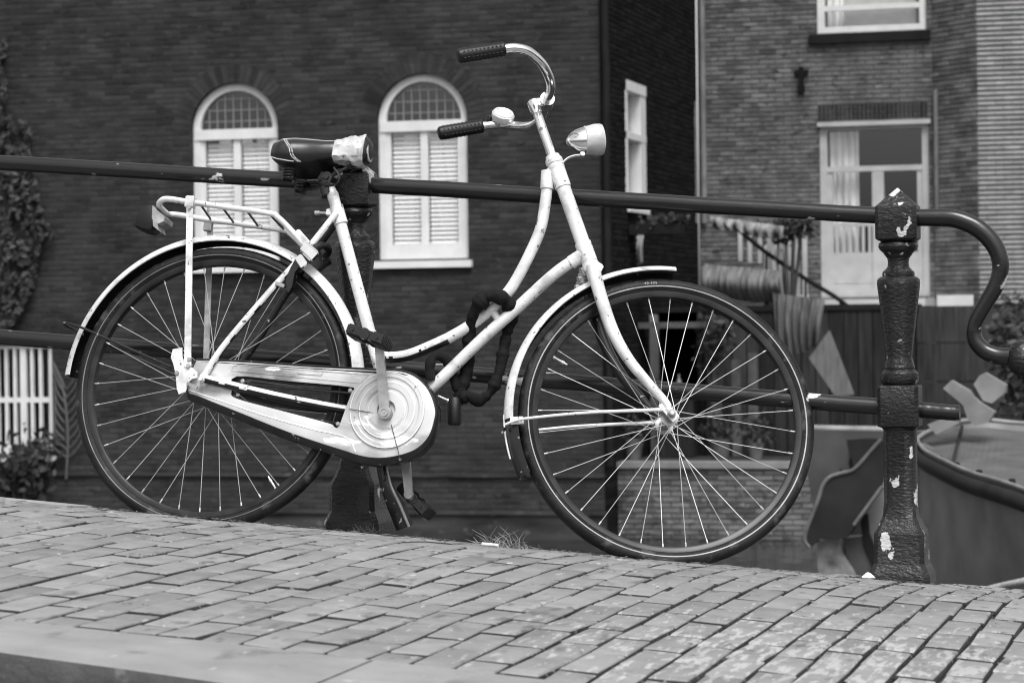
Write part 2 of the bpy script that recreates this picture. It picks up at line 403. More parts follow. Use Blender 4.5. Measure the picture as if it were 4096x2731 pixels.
# ------------------------------------------------------------------ the bicycle (u forward, v to its far side, w up; rear hub at 0, 0, 0)
EX = Vector((.99695949, .02500303, -.07380123)); EY = Vector((-.04083502, .97429398, -.2215485)); EZ = Vector((.06636471, .22388855, .97235263))
HUB = Vector((-2.41073789, 5.97684655, -.14511936)); DROP = .325
BIKE_M = Matrix(((EX.x, EY.x, EZ.x, 0), (EX.y, EY.y, EZ.y, 0), (EX.z, EY.z, EZ.z, 0), (0, 0, 0, 1)))
org = HUB - EZ * DROP; BIKE_M = Matrix.Translation(org) @ BIKE_M
bike = thing('bicycle', 'white painted step-through city bicycle leaning on the bridge railing', 'bicycle')
bike.matrix_world = BIKE_M
LIFT = Matrix.Translation((0, 0, DROP)); INV[bike.name] = LIFT      # part coordinates are measured from the rear hub
AX = Vector((.7863 - .8952, 0, .6043 - .3655)).normalized(); A0 = Vector((.8952, 0, .3655))
def rodr(v, k, t): return v * cos(t) + k.cross(v) * sin(t) + k * k.dot(v) * (1 - cos(t))
STEER = radians(21)
def St(p): return A0 + rodr(Vector(p) - A0, AX, STEER * STEER_SIGN)
STEER_SIGN = 1
def bt(name, pts, r, material, parent=bike, seg=14, xf=None, n=8, smooth=45, raw=False, **k):
    P = [Vector(p) for p in pts] if raw or len(pts) < 3 else cat_rom(pts, n)
    if isinstance(r, (list, tuple)):
        r = [interp(i / (len(P) - 1) * (len(r) - 1), list(range(len(r))), list(r)) for i in range(len(P))]
    return MB().tube(P, r, seg, **k).build(name, material, parent, xf=xf, smooth=smooth)
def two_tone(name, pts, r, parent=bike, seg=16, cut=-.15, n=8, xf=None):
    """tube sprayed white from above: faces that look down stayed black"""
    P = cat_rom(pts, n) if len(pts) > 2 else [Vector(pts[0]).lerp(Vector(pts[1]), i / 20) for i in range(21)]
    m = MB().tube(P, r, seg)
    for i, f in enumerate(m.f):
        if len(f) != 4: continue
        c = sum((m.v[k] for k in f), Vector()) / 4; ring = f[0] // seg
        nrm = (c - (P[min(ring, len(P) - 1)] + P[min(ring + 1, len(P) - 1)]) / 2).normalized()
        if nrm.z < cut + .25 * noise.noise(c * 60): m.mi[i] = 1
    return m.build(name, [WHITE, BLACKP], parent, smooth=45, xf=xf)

# frame: one part with its tubes and lugs as sub-parts
frame = bt('frame', [(.2395, 0, .4995), (.2547, 0, .4633), (.3758, 0, .1671), (.464, 0, -.045)], .0145, WHITE, raw=True)
bt('down_tube', [(.885, 0, .388), (.8179, 0, .3361), (.7319, 0, .2438), (.6568, 0, .1646), (.5457, 0, .0367), (.464, 0, -.045)], .0142, WHITE, frame)
top = [(.7905, 0, .600), (.7715, 0, .578), (.7716, 0, .5404), (.772, 0, .5089), (.7673, 0, .4394), (.7432, 0, .3629), (.7162, 0, .2989), (.6922, 0, .2632), (.6589, 0, .2269), (.6162, 0, .1899), (.5722, 0, .160), (.5186, 0, .131), (.4774, 0, .1127), (.4359, 0, .105), (.395, 0, .1065)]
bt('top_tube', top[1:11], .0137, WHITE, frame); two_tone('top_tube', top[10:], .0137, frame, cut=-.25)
bt('lug', [(.769, 0, .582), (.7718, 0, .538)], .0162, WHITE, frame); bt('lug', [(.7855, 0, .585), (.769, 0, .572)], .014, WHITE, frame)
bt('head_tube', [(.7885, 0, .5935), (.8952, 0, .3655)], .0172, WHITE, frame)
bt('lug', [(.7895, 0, .5915), (.8115, 0, .544)], .0196, WHITE, frame); bt('lug', [(.8735, 0, .411), (.8952, 0, .3655)], .0198, WHITE, frame)
bt('lug', [(.889, 0, .391), (.850, 0, .3615)], .0168, WHITE, frame)
bt('lug', [(.2535, 0, .467), (.272, 0, .424)], .0172, WHITE, frame); bt('lug', [(.389, 0, .135), (.3775, 0, .162)], .0165, WHITE, frame)
m = MB().tube(cat_rom([(.6589, 0, .2269), (.672, 0, .232), (.683, 0, .222), (.695, 0, .205)], 6), .009, 12); m.build('frame_bridge', WHITE, frame, smooth=45)
MB().lathe([(-.036, .0), (-.036, .021), (.036, .021), (.036, 0)], (.464, 0, -.045), (0, 1, 0), 24).build('bottom_bracket', BLACKP, frame, smooth=40)
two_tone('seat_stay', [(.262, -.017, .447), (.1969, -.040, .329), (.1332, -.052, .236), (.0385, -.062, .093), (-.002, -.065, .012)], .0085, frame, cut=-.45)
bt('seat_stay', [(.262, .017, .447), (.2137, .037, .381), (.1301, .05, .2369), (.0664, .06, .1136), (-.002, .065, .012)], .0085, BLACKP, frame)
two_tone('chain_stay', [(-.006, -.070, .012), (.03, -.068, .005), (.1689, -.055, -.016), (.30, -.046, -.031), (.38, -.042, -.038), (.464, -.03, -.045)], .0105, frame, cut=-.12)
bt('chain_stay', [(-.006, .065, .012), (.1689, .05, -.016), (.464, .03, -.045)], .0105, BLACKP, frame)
MB().lathe([(-.026, 0), (-.026, .006), (-.014, .006), (-.014, .0035), (.01, .0035), (.01, 0)], (.228, 0, .450), (1, 0, .05), 10).build('seat_bolt', STEEL, frame, smooth=40)
# bracket and lug block behind
MB().box((.245, 0, .451), (.026, .016, .018), ch=.003).build('seat_lug', WHITE, frame, smooth=40)

bt('seat_post', [(.2130, 0, .545), (.2395, 0, .4995), (.2547, 0, .4633)], .0125, WHITE, raw=True)

# steering: fork, stem, bar, lamp and front wheel turned 21 degrees to the far side
fork = MB()
fork.lathe([(0, .0), (0, .019), (-.012, .0215), (-.02, .0205), (-.022, .017), (-.045, .017), (-.05, 0)], A0, AX, 24)
for s in (-1, 1): fork.box((.9065, s * .032, .337), (.03, .05, .026), Matrix.Rotation(radians(24.5), 3, 'Y'), ch=.006)
fork = fork.build('fork', WHITE, bike, xf=St, smooth=40)
bl = [(.897, .338), (.9069, .311), (.9306, .2488), (.9646, .1788), (1.0046, .1222), (1.055, .0724), (1.1003, .0318), (1.116, .008)]
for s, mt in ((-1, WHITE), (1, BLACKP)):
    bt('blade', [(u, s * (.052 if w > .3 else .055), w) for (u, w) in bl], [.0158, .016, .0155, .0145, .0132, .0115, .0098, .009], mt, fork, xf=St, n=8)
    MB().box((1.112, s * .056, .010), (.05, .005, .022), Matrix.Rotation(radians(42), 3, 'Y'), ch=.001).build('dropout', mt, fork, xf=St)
m = MB().lathe([(-.018, 0), (-.018, .0175), (-.012, .0205), (-.006, .0205), (-.005, .0185), (.0, .0185), (.001, .0205), (.007, .0215), (.013, .0205), (.0135, .018), (.022, .017), (.023, 0)], (.7852, 0, .6005), AX, 28)
m.build('headset', WHITE, bike, smooth=35)
stem = MB().tube([St((.79, 0, .588)), St((.777, 0, .6166)), St((.7248, 0, .7285)), St((.7185, 0, .7435))], .0112, 16)
stem = stem.build('stem', mat('scuffed_chrome', .72, .22, metal=.85, var=.2, vscale=30, coords='obj', chips=[(.3, .62, .06, 60, (1, 1, 1))]), bike, smooth=45)
m = MB().lathe([(-.020, 0), (-.020, .0135), (.004, .0155), (.014, .0145), (.017, .011), (.017, 0)], (.7195, 0, .741), AX, 20)
m.box((.733, 0, .752), (.034, .026, .024), Matrix.Rotation(radians(-24), 3, 'Y'), ch=.004)
m.lathe([(-.02, .0), (-.02, .0175), (-.016, .0185), (.016, .0185), (.02, .0175), (.02, 0)], (.7455, 0, .7575), (0, 1, 0), 22)
m.build('clamp', CHROME, stem, xf=St, smooth=40)
half = [(.7455, 0, .7575), (.746, .05, .757), (.7435, .098, .756), (.731, .145, .757), (.708, .185, .767), (.672, .213, .778), (.64, .2235, .7765), (.612, .225, .768), (.515, .226, .733)]
bar_pts = [(u, -v, w) for (u, v, w) in half[::-1]] + half[1:]
bar = bt('handlebar', bar_pts, .0112, CHROME, bike, xf=St, n=10, seg=18)
for s in (-1, 1):
    a, b = Vector((.615, s * .225, .7695)), Vector((.508, s * .226, .7305)); d = (b - a).normalized(); ln = (b - a).length
    m = MB().lathe([(0, .011), (0, .0155), (.003, .0172), (.006, .0165), (ln - .012, .0172), (ln - .004, .0165), (ln, .012), (ln, 0)], a, d, 22)
    sd = d.orthogonal().normalized(); up = d.cross(sd)
    for k in range(10):          # rows of pressed grip bumps
        for q in range(7):
            t = 2 * pi * q / 7; c = a + d * (.012 + k * (ln - .022) / 9.5) + (sd * cos(t) + up * sin(t)) * .0168
            m.box(c, (.004, .004, .0025), Matrix.Rotation(t, 3, d), ch=.0006)
    m.build('grip', RUBBER, bar, xf=St, smooth=40)
bc = Vector((.660, .206, .798)); ba = Vector((.06, -.74, .67)).normalized()
bell = MB().lathe([(-.016, 0), (-.016, .020), (-.013, .0255), (-.003, .0285), (.004, .0282), (.0045, .0270), (.008, .0262), (.0115, .023), (.0118, .0205), (.0112, .0195), (.0122, .0150), (.0122, .0125), (.0115, .0115), (.012, .006), (.012, 0)], bc, ba, 32)
bell = bell.build('bell', mat('brushed_bell_cap', .80, .32, metal=.45, var=.1, vscale=60, coords='obj'), bike, xf=St, smooth=30)
m = MB().lathe([(0, .0135), (.012, .0135), (.012, .0115), (0, .0115)], Vector((.660, .2165, .779)), (-.8, .35, .2), 18, closed=True)
m.box((.655, .205, .782), (.012, .014, .014), ch=.002); m.build('bell_clamp', STEEL, bell, xf=St, smooth=40)
m = MB()
for k in range(34):      # embossed ring of worn letters, too small to read in the picture
    a = 2 * pi * k / 34; X_ = ba.orthogonal().normalized(); Y_ = ba.cross(X_)
    if k % 9 == 4: continue
    m.box(bc + ba * .0119 + (X_ * cos(a) + Y_ * sin(a)) * .0172, (.0008, .0022, .0006), ba.to_track_quat('Z', 'Y').to_matrix() @ Matrix.Rotation(a, 3, 'Z'))
m.build('embossing', STEEL, bell, xf=St)
MB().lathe([(-.012, 0), (-.012, .0065), (.003, .0065), (.005, .005), (.005, 0)], (.628, .215, .790), (.1, -.5, .85), 14).build('bell_lever', RUBBER, bell, xf=St, smooth=40)
# headlamp
la, lb = Vector((.8045, 0, .6625)), Vector((.8945, 0, .6845)); d = (lb - la).normalized()
lamp = MB().lathe([(0, 0), (.0012, .0055), (.006, .0140), (.014, .0212), (.026, .0282), (.04, .0325), (.047, .0338)], la, d, 32).build('headlamp', CHROME, bike, xf=St, smooth=60)
MB().lathe([(.044, .0328), (.047, .0352), (.052, .0345), (.070, .0385), (.0845, .0382), (.089, .0365), (.089, .033)], la, d, 32).build('tape', TAPE, lamp, xf=St, smooth=40)
MB().lathe([(.088, .034), (.0905, .033), (.094, .022), (.0955, .01), (.096, 0)], la, d, 32).build('lens', mat('lamp_lens', .7, .12, coat=.6), lamp, xf=St, smooth=50)
m = MB().tube(cat_rom([(.800, 0, .6035), (.8135, 0, .620), (.829, 0, .6295), (.846, 0, .635), (.851, 0, .645)], 6), .0055, 10, flat=.5); m.box((.7935, 0, .603), (.02, .03, .004))
m.build('bracket', WHITE, lamp, xf=St, smooth=40)
MB().lathe([(-.009, 0), (-.009, .0062), (.009, .0062), (.009, 0)], (.847, 0, .6355), (0, 1, 0), 8).build('bolt', STEEL, lamp, xf=St)
# small brake fittings behind the crown
m = MB()
for k in range(5): m.lathe([(-.01, 0), (-.01, .0075 - .0006 * k), (.01, .0075 - .0006 * k), (.01, 0)], (.884 - .002 * k, 0, .345 - .010 * k), (.6, (-1) ** k * .5, .2), 8)
m.build('brake_fitting', STEEL, fork, smooth=40)

# wheels
def wheel(W_M, front):
    M_world = BIKE_M @ W_M
    rim_p = [(-.0105, .3035), (0, .3025), (.0105, .3035), (.0125, .308), (.0135, .3165), (.012, .319), (.0100, .3165), (.0, .312), (-.0100, .3165), (-.012, .319), (-.0135, .3165), (-.0125, .308)]
    m = MB().lathe(rim_p, (0, 0, 0), (0, 1, 0), 120, closed=True)
    me_rim = m.build('wheel', RIM, None, smooth=35); me_rim.parent = bike; me_rim.matrix_local = W_M; INV[me_rim.name] = Matrix()
    w_ = me_rim
    # tyre: bead, sidewall, shoulder lugs, tread
    nseg = 288; half = [(.0115, .3155), (.0165, .3225), (.0192, .3300), (.0188, .3365), (.0160, .3425), (.0120, .3463), (.0062, .3480), (0, .3486)]
    prof = half + [(-a, b) for (a, b) in half[:-1][::-1]]; V = []
    Minv = M_world.inverted()
    for i in range(nseg):
        a = 2 * pi * i / nseg
        for k, (y, r) in enumerate(prof):
            q = min(k, len(prof) - 1 - k); rr = r
            if q in (4, 5) and i % 4 == 0: rr -= .0016
            if q in (6,) and i % 4 == 2: rr -= .0010
            p = Vector((rr * cos(a), y, rr * sin(a))); wv = M_world @ p
            g = zg(wv.x, wv.y) + .0012
            if wv.z < g:
                dp = g - wv.z; wv.z = g; p = Minv @ wv; p.y *= 1 + min(dp * 18, .35)
            V.append(p)
    n = len(prof); m = MB()
    m.add(V, [(i * n + k, ((i + 1) % nseg) * n + k, ((i + 1) % nseg) * n + k + 1, i * n + k + 1) for i in range(nseg) for k in range(n - 1)])
    m.build('tyre', TYRE, w_, inv=Matrix(), smooth=50)
    if front:
        for s in (-1, 1):
            m = MB().lathe([(s * .0186, .3258), (s * .0194, .3260), (s * .0199, .3285), (s * .0194, .3287), (s * .0186, .328)], (0, 0, 0), (0, 1, 0), 120, closed=True)
            m.v = [v * 1.0 for v in m.v]; m.build('reflective_stripe', STRIPE, w_, inv=Matrix(), smooth=60)
    else:
        m = MB().lathe([(-.0186, .3258), (-.0197, .3264), (-.0200, .3276), (-.0190, .3284)], (0, 0, 0), (0, 1, 0), 120, closed=True)
        m.build('sidewall_line', mat('scuffed_sidewall', .16, .6, var=.4, vscale=20, coords='obj'), w_, inv=Matrix(), smooth=60)
    # hub
    if front: hp = [(-.068, 0), (-.068, .0045), (-.045, .0045), (-.045, .0095), (-.040, .0095), (-.039, .011), (-.036, .0125), (-.035, .0215), (-.0318, .0215), (-.031, .013), (-.02, .0105)]
    else: hp = [(-.060, 0), (-.060, .0045), (-.045, .0045), (-.045, .013), (-.038, .016), (-.037, .0335), (-.0335, .0335), (-.033, .02), (-.02, .017)]
    hp += [(-h, r) for (h, r) in hp[::-1]]
    MB().lathe(hp, (0, 0, 0), (0, 1, 0), 28).build('hub', STEEL, w_, inv=Matrix(), smooth=35)
    MB().lathe([(-.068, 0), (-.068, .005), (-.066, .008), (-.059, .0083), (-.058, .0105), (-.0555, .0105), (-.0555, 0)], (0, -.0035, 0), (0, 1, 0), 6 if not front else 16).build('axle_nut', STEEL if front else WHITE, w_, inv=Matrix(), smooth=30)
    # spokes: laced three-cross, four kinds of mesh shared round the wheel
    fr, fy = (.0195, .0335) if front else (.0305, .0352)
    rot0 = radians(4.2 if front else 2.0)
    kinds = []
    for (s, t) in ((-1, 1), (1, 1), (-1, -1), (1, -1)):
        ha = t * radians(52 if front else 58); m = MB()
        a = Vector((fr * cos(ha), s * (fy + .0012), fr * sin(ha))); b = Vector((.3035, s * .0015, 0)); d = (b - a).normalized()
        m.tube([a, b - d * .011], .0009, 6); m.tube([b - d * .012, b - d * .0105, b], [.0014, .0021, .0021], 8)
        o = m.build('spoke', SPOKE, w_, inv=Matrix(), smooth=50); kinds.append(o)
    for i in range(36):
        k = i % 4
        ang = rot0 + i * pi / 18
        if i < 4: o = kinds[k]
        else:
            o = kinds[k].copy(); COL.objects.link(o); o.parent = w_
        o.rotation_euler = (0, -ang, 0)
    va = radians(158 if front else -50); c = Vector((.300 * cos(va), 0, .300 * sin(va))); d = -c.normalized()
    MB().lathe([(-.006, .004), (0, .004), (.002, .0028), (.018, .0028), (.0182, .0042), (.026, .0042), (.0262, .0025), (.034, .0022), (.034, 0)], c, d, 10).build('valve', CHROME, w_, inv=Matrix(), smooth=40)
    return w_
wheel(LIFT, False)
sx, sy_, sz = St(A0 + Vector((1, 0, 0))) - A0, St(A0 + Vector((0, 1, 0))) - A0, St(A0 + Vector((0, 0, 1))) - A0
fc = St((1.1181, 0, .0037))
WF = LIFT @ Matrix(((sx.x, sy_.x, sz.x, fc.x), (sx.y, sy_.y, sz.y, fc.y), (sx.z, sy_.z, sz.z, fc.z), (0, 0, 0, 1)))
wheel(WF, True)

fnt = bpy.data.curves.new('tyre_lettering', 'FONT'); fnt.body = '40-635'; fnt.size = .0085; fnt.extrude = .0003; fnt.align_x = 'CENTER'; fnt.space_character = 1.3
fo = bpy.data.objects.new('tyre_lettering', fnt); COL.objects.link(fo); dg = bpy.context.evaluated_depsgraph_get(); tm = bpy.data.meshes.new_from_object(fo.evaluated_get(dg)); bpy.data.objects.remove(fo)
for v_ in tm.vertices:
    a_ = radians(103) - v_.co.x / .334; r_ = .3325 + v_.co.y; v_.co = Vector((r_ * cos(a_), -.0196 + (r_ - .3325) * .12 - v_.co.z, r_ * sin(a_)))
tm.materials.clear(); tm.materials.append(STRIPE); front_wheel = bpy.data.objects['wheel.001']; hang('lettering', tm, front_wheel, Matrix())

# mudguards
def guard(a0, a1, cen, material, xf=None, R=.3815, name='mudguard', parent=bike, hw=.0305, drop=.0245, n=72):
    sec = []
    for k in range(11):
        t = -1 + 2 * k / 10; sec.append((t * hw, R - drop * (abs(t) ** 2.6)))
    inner = [(y * .94, r - .0018) for (y, r) in sec[::-1]]; prof = sec + inner; q = len(prof); V = []
    for i in range(n + 1):
        a = radians(a0 + (a1 - a0) * i / n)
        for (y, r) in prof: V.append((cen[0] + r * cos(a), y, cen[1] + r * sin(a)))
    m = MB(); m.add(V, [(i * q + k, (i + 1) * q + k, (i + 1) * q + (k + 1) % q, i * q + (k + 1) % q) for i in range(n) for k in range(q)] + [tuple(range(q)), tuple(n * q + k for k in range(q))])
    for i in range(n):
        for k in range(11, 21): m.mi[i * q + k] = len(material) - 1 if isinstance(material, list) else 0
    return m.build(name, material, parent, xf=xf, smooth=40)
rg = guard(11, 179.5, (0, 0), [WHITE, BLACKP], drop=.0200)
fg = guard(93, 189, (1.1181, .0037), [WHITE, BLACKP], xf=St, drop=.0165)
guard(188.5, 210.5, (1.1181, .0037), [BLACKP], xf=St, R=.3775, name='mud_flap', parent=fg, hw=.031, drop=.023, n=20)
m = MB()
m.tube([(1.1181 + .3815 * cos(radians(a)), -.004, .0037 + .3815 * sin(radians(a))) for a in range(187, 205, 2)], .0022, 6); m.build('flap_edge', WHITE, fg, xf=St)
for s, mt in ((-1, WHITE), (1, WHITE)):
    y = s * .052
    pts = [(.7430, s * .031, -.074), (.765, s * .040, -.0635), (.80, y, -.055), (.9247, y, -.0225), (1.0816, y, .0095), (1.112, s * .058, .014)]
    bt('mudguard_stay', pts, [.003, .0034, .0034, .0036, .0046, .0075], mt, fg, xf=St, seg=10, n=6)
    MB().box((.768, s * .034, -.061), (.03, .005, .018), Matrix.Rotation(radians(-12), 3, 'Y'), ch=.0015).build('stay_foot', mt, fg, xf=St)
MB().lathe([(-.004, 0), (-.004, .005), (.002, .005), (.002, 0)], (.741, -.018, -.081), (-.8, -.6, 0), 10).build('rivet', BLACKP, fg, xf=St)
wire = [(-.090, -.060, .034), (-.20, -.052, .071), (-.3355, -.046, .117), (-.385, -.036, .128), (-.403, -.012, .1315), (-.404, .012, .1315), (-.392, .034, .127), (-.35, .046, .113), (-.2, .052, .062), (-.09, .058, .025)]
bt('mudguard_stay', wire, .0032, BLACKP, rg, seg=10, n=8)
# flat bracket between rear rack strut and axle
pl = [(-.0863, .0754), (-.0631, .0812), (-.0600, .060), (-.050, .038), (-.030, .034), (-.016, .024), (-.014, .010), (-.028, .006), (-.036, -.004), (-.039, -.0258), (-.0553, -.0331), (-.062, -.020), (-.0714, .0179), (-.080, .040), (-.0885, .055)]
br = MB().prism([(u, -.0685, w) for (u, w) in pl], (0, -.003, 0)).build('axle_plate', WHITE, bike)
for (u, w) in ((-.067, .018), (-.040, .053), (-.0405, .037)):
    MB().lathe([(-.0045, 0), (-.0045, .0045), (-.001, .0058), (.001, .0058), (.001, 0)], (u, -.0725, w), (0, 1, 0), 10).build('bolt', STEEL, br, smooth=40)
m = MB().lathe([(-.006, 0), (-.006, .0085), (.004, .0085), (.004, 0)], (.0005, -.0765, .0055), (0, 1, 0), 6); m.lathe([(-.012, 0), (-.012, .0048), (0, .0048)], (.0005, -.0765, .0055), (0, 1, 0), 12); m.build('axle_bolt', WHITE, br, smooth=30)
MB().box((-.024, -.073, -.010), (.028, .005, .008), Matrix.Rotation(radians(20), 3, 'Y')).build('chain_adjuster', STEEL, br)

# rack
near = [(-.1885, -.030, .4370), (-.181, -.048, .4440), (-.1607, -.055, .4500), (-.0978, -.055, .4447), (.0962, -.055, .4288), (.1279, -.054, .4193), (.1705, -.050, .3845), (.2007, -.045, .3566)]
far = [(-.1905, .030, .4335), (-.183, .048, .437), (-.160, .055, .4375), (-.092, .055, .4305), (-.017, .055, .4256), (.104, .055, .4152), (.128, .054, .406), (.1705, .050, .372), (.2007, .045, .345)]
rack = bt('rear_rack', near[::-1] + far, .0072, WHITE, bike, seg=14, n=8)
for (u0, u1) in ((-.0755, -.083), (-.018, -.022), (.046, .042), (.104, .110)):
    bt('crossbar', [(u0, -.055, .4425 - (u0 + .0755) * .083), (u1, .055, .430 - (u1 + .083) * .075)], .0028, BLACKP, rack, seg=8)
def flat_bar(name, a, b, wdt, th, material, parent):
    a, b = Vector(a), Vector(b); d = b - a; X_ = Vector((d.z, 0, -d.x)).normalized()
    m = MB(); m.prism([a - X_ * wdt / 2, a + X_ * wdt / 2, a.lerp(b, .93) + X_ * wdt / 2, b + X_ * wdt * .55, b + d.normalized() * wdt * .35, b - X_ * wdt * .55, a.lerp(b, .93) - X_ * wdt / 2], (0, th, 0)); return m.build(name, material, parent)
flat_bar('strut', (-.0985, -.067, .452), (-.0426, -.0735, .0365), .0165, .004, WHITE, rack)
flat_bar('strut', (-.088, .062, .425), (-.044, .066, .02), .015, .004, STEEL, rack)
MB().box((-.0975, -.0615, .443), (.022, .018, .03), ch=.003).build('strut_collar', WHITE, rack); MB().box((-.0905, .058, .418), (.02, .01, .034), ch=.003).build('strut_collar', STEEL, rack)
MB().lathe([(-.006, 0), (-.006, .0048), (.004, .0048), (.004, 0)], (-.095, -.069, .428), (0, 1, 0), 10).build('bolt', STEEL, rack, smooth=40)
for s in (-1, 1): MB().box((.193, s * .047, .366 - .006 * s), (.045, .012, .021), Matrix.Rotation(radians(42), 3, 'Y'), ch=.003).build('rack_clip', WHITE, rack)
# tail lamp
tl = MB(); V = []
for (u, hw, z0, z1) in ((-.2465, .024, .392, .434), (-.2440, .030, .384, .4395), (-.224, .033, .3755, .4425), (-.205, .033, .3735, .4415), (-.199, .031, .376, .438)):
    for k in range(16):
        a = 2 * pi * k / 16; ca, sa = cos(a), sin(a); q = 1 / (abs(ca) ** 5 + abs(sa) ** 5) ** .2
        V.append((u + sa * .006, hw * ca * q, (z0 + z1) / 2 + (z1 - z0) / 2 * sa * q))
tl.add(V, [(i * 16 + k, i * 16 + (k + 1) % 16, i * 16 + 16 + (k + 1) % 16, i * 16 + 16 + k) for i in range(4) for k in range(16)] + [tuple(range(16)), tuple(64 + k for k in range(16))])
tl = tl.build('tail_lamp', RUBBER, bike, smooth=45)
MB().prism([(-.206, -.034, .437), (-.170, -.034, .410), (-.171, -.034, .399), (-.186, -.034, .391), (-.203, -.034, .404)], (0, .06, 0)).build('mounting_plate', STEEL, tl)
MB().prism([(-.200, -.0345, .402), (-.186, -.0345, .390), (-.1805, -.0345, .3745), (-.197, -.0345, .385)], (0, .05, 0)).build('bracket', STEEL, tl)

# chain case
out2 = [(-.0422, -.0359), (-.046, .01), (-.0341, .0560), (-.0129, .0621), (.0864, .0646), (.245, .0648), (.414, .0672), (.478, .0690), (.522, .0575), (.560, .027), (.5820, -.012), (.5867, -.0447), (.5767, -.0981), (.5442, -.1369), (.4847, -.1596), (.4269, -.164), (.3582, -.1509), (.2273, -.1198), (.0937, -.0802), (.0036, -.0535)]
hole2 = [(.0790, .0204), (.20, .0185), (.3600, .0150), (.3674, .0051), (.358, -.035), (.347, -.078), (.3380, -.0795), (.3226, -.0719), (.20, -.050), (.0865, -.029), (.074, -.012)]
OC = cat_rom([(a, 0, b) for (a, b) in out2], 6, True); HC = cat_rom([(a, 0, b) for (a, b) in hole2], 4, True)
def offs(loop, d, low=0.):
    n = len(loop); r = []
    for i in range(n):
        t = (loop[(i + 1) % n] - loop[i - 1]).normalized(); nn = Vector((t.z, 0, -t.x)) * (1 if d > 0 else -1); r.append(loop[i] + nn * (abs(d) + low * max(0, nn.z)))
    return r
def cyc_area(l): return sum(l[i].x * l[(i + 1) % len(l)].z - l[(i + 1) % len(l)].x * l[i].z for i in range(len(l)))
sg = 1 if cyc_area(OC) < 0 else -1; sh = 1 if cyc_area(HC) < 0 else -1
def plate_with_hole(bm, o, h):
    ov = [bm.verts.new(p) for p in o]; hv = [bm.verts.new(p) for p in h]
    es = [bm.edges.new((ov[i], ov[(i + 1) % len(ov)])) for i in range(len(ov))] + [bm.edges.new((hv[i], hv[(i + 1) % len(hv)])) for i in range(len(hv))]
    bmesh.ops.triangle_fill(bm, edges=es, use_beauty=True, use_dissolve=False); return ov, hv
def vy(l, y): return [Vector((p.x, y, p.z)) for p in l]
bm = bmesh.new()
ov, hv = plate_with_hole(bm, vy(offs(OC, sg * .010, .011), -.0585), vy(offs(HC, -sh * .006), -.0585))
rings = [ov]; 
def ring(l): return [bm.verts.new(p) for p in l]
r1 = ring(vy(offs(OC, sg * .0075, .010), -.0575)); r2 = ring(vy(offs(OC, sg * .0025, .004), -.0540)); r3 = ring(vy(OC, -.049)); r4 = ring(vy(OC, -.030))
def skin(a, b, mi):
    for i in range(len(a)):
        f = bm.faces.new((a[i], a[(i + 1) % len(a)], b[(i + 1) % len(b)], b[i])); f.material_index = mi
skin(ov, r1, 0); skin(r1, r2, 1); skin(r2, r3, 1); skin(r3, r4, 1)
h1 = ring(vy(offs(HC, -sh * .002), -.0575)); h2 = ring(vy(HC, -.053)); h3 = ring(vy(HC, -.030)); skin(hv, h1, 0); skin(h1, h2, 1); skin(h2, h3, 1)
bo, bh = plate_with_hole(bm, vy(OC, -.0299), vy(HC, -.0299))
for f in bm.faces:
    if all(abs(v.co.y + .0299) < 1e-5 for v in f.verts): f.material_index = 1
bmesh.ops.recalc_face_normals(bm, faces=bm.faces)
for v in bm.verts: v.co = LIFT @ v.co
me = bpy.data.meshes.new('chain_case'); bm.to_mesh(me); bm.free(); me.materials.append(CASE); me.materials.append(BLACKP)
me.shade_smooth(); me.set_sharp_from_angle(angle=radians(50))
case = bpy.data.objects.new('chain_case', me); COL.objects.link(case); case.parent = bike; INV[case.name] = LIFT
DC = Vector((.4628, -.0585, -.0330))
disc = MB().lathe([(-.0015, .0905), (-.004, .0885), (-.0045, .080), (-.0022, .0765), (-.0022, .0715), (-.0045, .068), (-.0052, .054), (-.0035, .051), (-.0035, .0465), (-.0068, .043), (-.0085, .026), (-.0085, .0225), (-.001, .022)], DC, (0, 1, 0), 64).build('disc', CASE, case, smooth=22)
for R_ in (.0898, .0672, .0448):
    MB().tube([DC + Vector((R_ * cos(a * pi / 32), -.0042, R_ * sin(a * pi / 32))) for a in range(64)], .0012, 6, closed=True).build('ridge', mat('bare_white_edge', .85, .4), disc, smooth=60)
for pts in ([(.372, .0, -.0375), (.445, 0, -.044)], [(.478, 0, -.066), (.5115, 0, -.149)]):
    MB().tube([(p[0], -.0668 if i else -.0640, p[2]) for i, p in enumerate(pts)][::-1 if pts[0][0] > .4 else 1] if False else [(p[0], -.0655, p[2]) for p in pts], .0009, 6).build('seam', BLACKP, disc)
for pts in ([(.0673, .0466), (.0799, .0510), (.408, .0490), (.3898, .0272), (.0648, .0355)], ):
    MB().tube(cat_rom([(a, -.0588, b) for (a, b) in pts], 1, True), .0013, 6, closed=True).build('ridge', CASE, case)
for pts in ([(-.036, -.0188), (.05, -.040), (.16, -.0665), (.28, -.0905), (.3685, -.1040), (.3984, -.1377)], ):
    MB().tube(cat_rom([(a, -.0588, b) for (a, b) in pts], 6), .0013, 6).build('ridge', MATS['bare_white_edge'], case)
MB().prism([(a, -.0586, b) for (a, b) in ((.232, .0480), (.290, .0478), (.293, .0435), (.290, .0390), (.232, .0392), (.229, .0435))], (0, -.0018, 0)).build('inspection_plug', CASE, case)
for (u, w) in ((.096, .012), (.089, -.022), (.366, .008), (.346, -.074)):
    MB().lathe([(-.003, 0), (-.003, .0028), (-.001, .0052), (.0015, .0052), (.0015, 0)], (u, -.0592, w), (0, 1, 0), 10).build('screw', STEEL, case, smooth=40)
m = MB(); 
for i in range(2): m.tube(cat_rom([(.10, -.046, .008 - .058 * i), (.22, -.046, .006 - .067 * i), (.40, -.046, .004 - .079 * i)], 6), .0032, 6)
m.build('chain', BLACKP, case)

